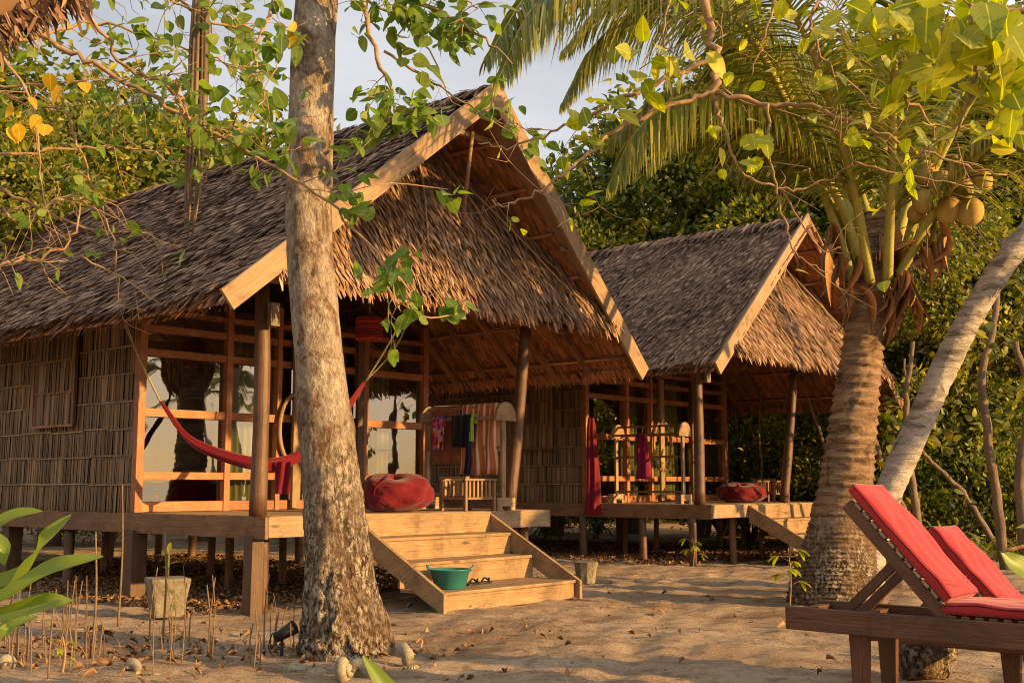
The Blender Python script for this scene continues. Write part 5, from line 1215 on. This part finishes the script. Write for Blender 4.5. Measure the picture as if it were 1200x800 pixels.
    m.build('seam', M['red'], R)
    return R
o1 = at(922, 709.5, 7.2); dx = -Uu; dw = Vv
lounger('near wooden sun lounger with red cushion at the lower right corner', o1, dx, dw, .5, .86, math.radians(48))
o2 = o1+dw*.95-dx*.02; o2[2] = .41
lounger('second sun lounger behind with only its red back cushion showing', o2, dx, dw, .5, .7, math.radians(48), (1.0, 1.8))
# log behind lounger legs
p = at(1058, 775, 8.0); R = empty('log_seat', 'short fibrous palm log lying on the sand under the near lounger', 'log', (p[0], p[1], 0), math.radians(10))
m = MB(); m.tube([(0, 0, .12), (.13, -.02, .12), (.27, -.04, .12)], [.125, .13, .13], 22, rough=.06, rs=8); m.build('log', M['bark_palm'], R)
p = at(1108, 765, 8.8); R = empty('log_seat', 'smaller palm log end seen behind the larger log under the lounger', 'log', (p[0], p[1], 0), math.radians(10))
m = MB(); m.tube([(-.1, 0, .09), (.05, -.02, .09)], [.085, .09], 18, rough=.06, rs=8); m.build('log', M['bark_palm'], R)
# pale weathered driftwood trough
p = at(1075, 640, 14.5); R = empty('driftwood_board', 'pale weathered wooden trough with two dark holes behind the lounger cushion', 'driftwood', (p[0], p[1], 0), -.3)
m = MB(); V = spl([(-.45, 0, .55), (-.1, 0, .5), (.35, 0, .3)], 8)
m.bar((-.5, 0, .75), (.3, 0, .5), .05, .34, (0, 0, 1)); m.bar((-.5, -.1, .5), (.35, -.1, .33), .3, .05); m.bar((-.3, .1, 0), (-.3, .1, .55), .2, .2, (0, 1, 0)); m.bar((.2, .1, 0), (.2, .1, .4), .15, .15, (0, 1, 0)); m.build('board', M['pale'], R, .03)
m = MB()
m.tube([(.12, -.05, .85), (.38, -.05, .48)], .012, 6); m.build('cord', M['rope'], R)
for x, z in ((-.32, .72), (.02, .62)): m = MB(); m.tube([(x, -.04, z), (x, .0, z)], .035, 10); m.build('hole', M['rubber'], R)

# ------------------------------------------------------------------ foreground plants
def blade(m, pts, w, up=(0, -.6, .8), n=16, cup=.25):
    C = spl(pts, n); T = np.gradient(C, axis=0); VV = []
    for i in range(n):
        f = i/(n-1); wk = w*math.sin(PI*min(.995, .06+f*.93))**.75; s_ = nrm(np.cross(T[i], up)); u_ = nrm(np.cross(s_, T[i]))
        VV += [C[i]+s_*wk/2+u_*wk*cup, C[i]+s_*wk/4+u_*wk*cup*.35, C[i], C[i]-s_*wk/4+u_*wk*cup*.35, C[i]-s_*wk/2+u_*wk*cup]
    FF = [(5*i+j, 5*i+j+1, 5*i+j+6, 5*i+j+5) for i in range(n-1) for j in range(4)]
    uv = [[((q//5)/(n-1)*8, (q % 5)/4*.3) for q in t_] for t_ in FF]; m.add(VV, FF, uv, True)
b = at(-90, 800, 3.4); L0 = np.array((b[0], b[1], 0)); R = empty('ginger_plant', 'broad green blade leaves fanning in from the lower left corner', 'plant', L0)
m = MB(); m.tube(spl([L0-(0, 0, .05), L0+(0, 0, .4), at(-90, 700, 3.4)], 8), .018, 7); m.build('stem', M['petiole'], R, loc=L0)
root = at(-90, 700, 3.4)
for q, w in (([(-60, 690, 3.4), (20, 680, 3.4), (50, 640, 3.3), (84, 603, 3.3)], .085), ([(-60, 720, 3.4), (0, 705, 3.3), (60, 670, 3.2), (121, 652, 3.2)], .085), ([(-60, 730, 3.4), (0, 722, 3.3), (50, 706, 3.2), (86, 704, 3.2)], .06), ([(-60, 740, 3.3), (0, 728, 3.2), (60, 712, 3.1), (84, 704, 3.1)], .04),
             ([(-60, 640, 3.5), (-10, 620, 3.5), (20, 605, 3.5), (50, 599, 3.5)], .06), ([(-60, 770, 3.2), (-20, 750, 3.2), (0, 740, 3.1), (45, 722, 3.1)], .06), ([(-70, 700, 3.4), (-30, 640, 3.4), (0, 640, 3.4), (5, 662, 3.4)], .06), ([(-60, 790, 3.2), (-30, 770, 3.1), (5, 745, 3), (10, 735, 3)], .07), ([(-90, 700, 3.4), (-120, 600, 3.4), (-160, 560, 3.4)], .08)):
    m = MB(); blade(m, [at(*a) for a in q], w); m.build('leaf', M['ginger'], R, loc=L0)
b = at(470, 900, 3.0); L0 = np.array((b[0], b[1], 0)); R = empty('blade_plant', 'single bright green leaf tip poking up at the bottom edge', 'plant', L0)
m = MB(); blade(m, [L0+(0, 0, .02), at(480, 860, 3), at(455, 815, 3), at(425, 768, 3)], .07); m.build('leaf', M['ginger'], R, loc=L0)
m = MB(); blade(m, [L0+(0, 0, .02), at(500, 880, 3), at(530, 850, 3)], .05); m.build('leaf', M['ginger'], R, loc=L0)
b = at(1330, 760, 3.6); L0 = np.array((b[0], b[1], 0)); R = empty('broad_leaf_plant', 'broad green leaf with brown curled edge entering at the right side', 'plant', L0)
m = MB(); m.tube(spl([L0-(0, 0, .05), L0+(0, 0, .5), at(1300, 690, 3.6)], 8), .016, 7); m.tube(spl([at(1300, 690, 3.6), at(1230, 640, 3.6), at(1175, 645, 3.6)], 10), .006, 6); m.build('stem', M['husk'], R, loc=L0)
m = MB(); blade(m, [at(1300, 700, 3.6), at(1230, 690, 3.6), at(1190, 668, 3.6), at(1172, 646, 3.6)], .12); m.build('leaf', M['ginger'], R, loc=L0)
m = MB(); blade(m, [at(1300, 690, 3.6), at(1240, 620, 3.6), at(1192, 618, 3.6)], .05); m.build('leaf', M['ginger'], R, loc=L0)

# near thatched shelter whose eave corner fills the upper left corner
Ys = 3.6; L0 = at(-500, 700, Ys)*np.array([1, 1, 0]); R = empty('thatched_shelter', 'dark thatched eave corner of a shelter at the upper left corner', 'shelter', L0)
e0 = at(-260, 130, Ys); e1 = at(95, -12, Ys+.3); bk = np.array((-.3, -2.2, .9))
m = MB(); V = [e0, e1, e1+bk, e0+bk]; V2 = [v+np.array((0, 0, .12)) for v in V]
m.add(V+V2, [(0, 1, 2, 3), (7, 6, 5, 4), (0, 4, 5, 1), (1, 5, 6, 2), (2, 6, 7, 3), (3, 7, 4, 0)], [[(0, 0)]*4]*6)
s_ = nrm(e1-e0); u_ = nrm(bk); thatch(m, e0+(0, 0, .05), s_, u_, np.linalg.norm(e1-e0), 1.6, .05, .02, .16, lift=.15, out=(0, 0, 1))
k = 900; q = e0+np.outer(RNG.uniform(0, 1, k), e1-e0)+RNG.normal(0, .03, (k, 3)); m.leaves(q, np.tile((.12, .35, -.5), (k, 1))+RNG.normal(0, .2, (k, 3)), RNG.normal(0, .5, (k, 3))+(0, -1, .3), RNG.uniform(.03, .09, k), .012, 'blade')
m.build('roof', M['thatch'], R, loc=L0)
for q in (e0+(0.1, -.3, 0), e0+(.1, -2, .7)):
    m = MB(); m.tube([(q[0], q[1], -.1), (q[0], q[1], q[2])], .05, 10); m.build('post', M['post'], R, loc=L0)

# palms out of frame to the right: they are what the windows mirror and what dapples the yard
for i, (x, y, h_, sd) in enumerate(((14, 11.5, 4.2, 61), (34, 9.5, 5.0, 62))):
    L0 = np.array((x, y, 0.0)); R = empty('beach_palm', ('beach palm standing right of the loungers nearest the sea', 'second beach palm farther along the shore beyond the first')[i], 'palm', L0, 0, 'beach palms along the shore')
    m = MB(); tp = L0+(.6, -.4, h_); m.tube(spl([L0-(0, 0, .1), L0+(.1, 0, h_*.5), tp], 20), np.linspace(.13, .09, 20), 12, rough=.08); m.build('trunk', M['bark_grey'], R, loc=L0)
    crown(R, tp, L0, 10, 3.0, sd, .8, 36)

# ------------------------------------------------------------------ light
EL_ = math.radians(13); PHI = math.radians(-22)      # sun direction measured from +X
sd = bpy.data.lights.new('sun', 'SUN'); so = bpy.data.objects.new('sun', sd); COL.objects.link(so)
sdir = Vector((math.cos(PHI)*math.cos(EL_), math.sin(PHI)*math.cos(EL_), math.sin(EL_)))
so.rotation_euler = sdir.to_track_quat('Z', 'Y').to_euler(); so.location = (20, -8, 12)
sd.energy = 5.0; sd.angle = math.radians(.6); sd.color = (1, .59, .2)
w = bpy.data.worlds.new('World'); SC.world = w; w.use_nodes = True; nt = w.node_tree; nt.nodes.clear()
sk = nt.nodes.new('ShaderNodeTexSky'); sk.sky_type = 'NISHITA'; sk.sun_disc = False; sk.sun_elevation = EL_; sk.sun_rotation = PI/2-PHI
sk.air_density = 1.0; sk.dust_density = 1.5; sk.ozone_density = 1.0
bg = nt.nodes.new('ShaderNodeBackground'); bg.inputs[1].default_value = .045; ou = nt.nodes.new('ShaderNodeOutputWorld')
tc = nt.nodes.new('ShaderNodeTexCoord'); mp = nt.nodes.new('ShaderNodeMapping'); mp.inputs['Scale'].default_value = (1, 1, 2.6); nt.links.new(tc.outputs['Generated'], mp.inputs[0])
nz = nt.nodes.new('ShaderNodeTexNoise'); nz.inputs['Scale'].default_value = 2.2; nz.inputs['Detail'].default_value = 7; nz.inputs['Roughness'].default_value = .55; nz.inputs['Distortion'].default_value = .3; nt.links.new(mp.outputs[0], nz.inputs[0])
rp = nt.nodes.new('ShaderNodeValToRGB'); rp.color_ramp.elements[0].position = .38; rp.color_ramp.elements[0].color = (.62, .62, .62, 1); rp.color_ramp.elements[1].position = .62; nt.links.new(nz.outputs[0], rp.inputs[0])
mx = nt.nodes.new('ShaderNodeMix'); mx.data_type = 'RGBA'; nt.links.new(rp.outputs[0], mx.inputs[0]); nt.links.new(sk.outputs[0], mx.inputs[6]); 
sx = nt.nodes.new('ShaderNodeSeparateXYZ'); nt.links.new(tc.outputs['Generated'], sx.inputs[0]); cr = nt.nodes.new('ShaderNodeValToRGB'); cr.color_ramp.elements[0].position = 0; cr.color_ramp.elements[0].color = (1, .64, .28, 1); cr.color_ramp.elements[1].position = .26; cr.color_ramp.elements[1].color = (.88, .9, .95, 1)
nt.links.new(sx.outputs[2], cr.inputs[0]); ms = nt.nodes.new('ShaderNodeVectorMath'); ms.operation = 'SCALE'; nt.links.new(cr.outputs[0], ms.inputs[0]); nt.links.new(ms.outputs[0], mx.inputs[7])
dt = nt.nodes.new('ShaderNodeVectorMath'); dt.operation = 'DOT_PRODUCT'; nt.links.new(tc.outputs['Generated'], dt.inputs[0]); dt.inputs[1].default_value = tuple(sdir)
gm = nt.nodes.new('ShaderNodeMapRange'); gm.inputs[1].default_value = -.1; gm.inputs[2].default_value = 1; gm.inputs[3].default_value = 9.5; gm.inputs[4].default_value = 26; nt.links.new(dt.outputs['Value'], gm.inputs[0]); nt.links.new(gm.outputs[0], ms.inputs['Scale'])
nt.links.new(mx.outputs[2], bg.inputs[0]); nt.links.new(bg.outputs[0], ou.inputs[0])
SC.view_settings.view_transform = 'Standard'; SC.view_settings.look = 'None'; SC.view_settings.gamma = 1; SC.view_settings.exposure = 1.0
SC.view_settings.use_curve_mapping = False
SC.cycles.max_bounces = 8; SC.cycles.diffuse_bounces = 3; SC.cycles.glossy_bounces = 3; SC.cycles.transparent_max_bounces = 8; SC.cycles.transmission_bounces = 3
SC.cycles.use_denoising = True; SC.cycles.filter_width = 1.05
SC.cycles.sample_clamp_indirect = 6
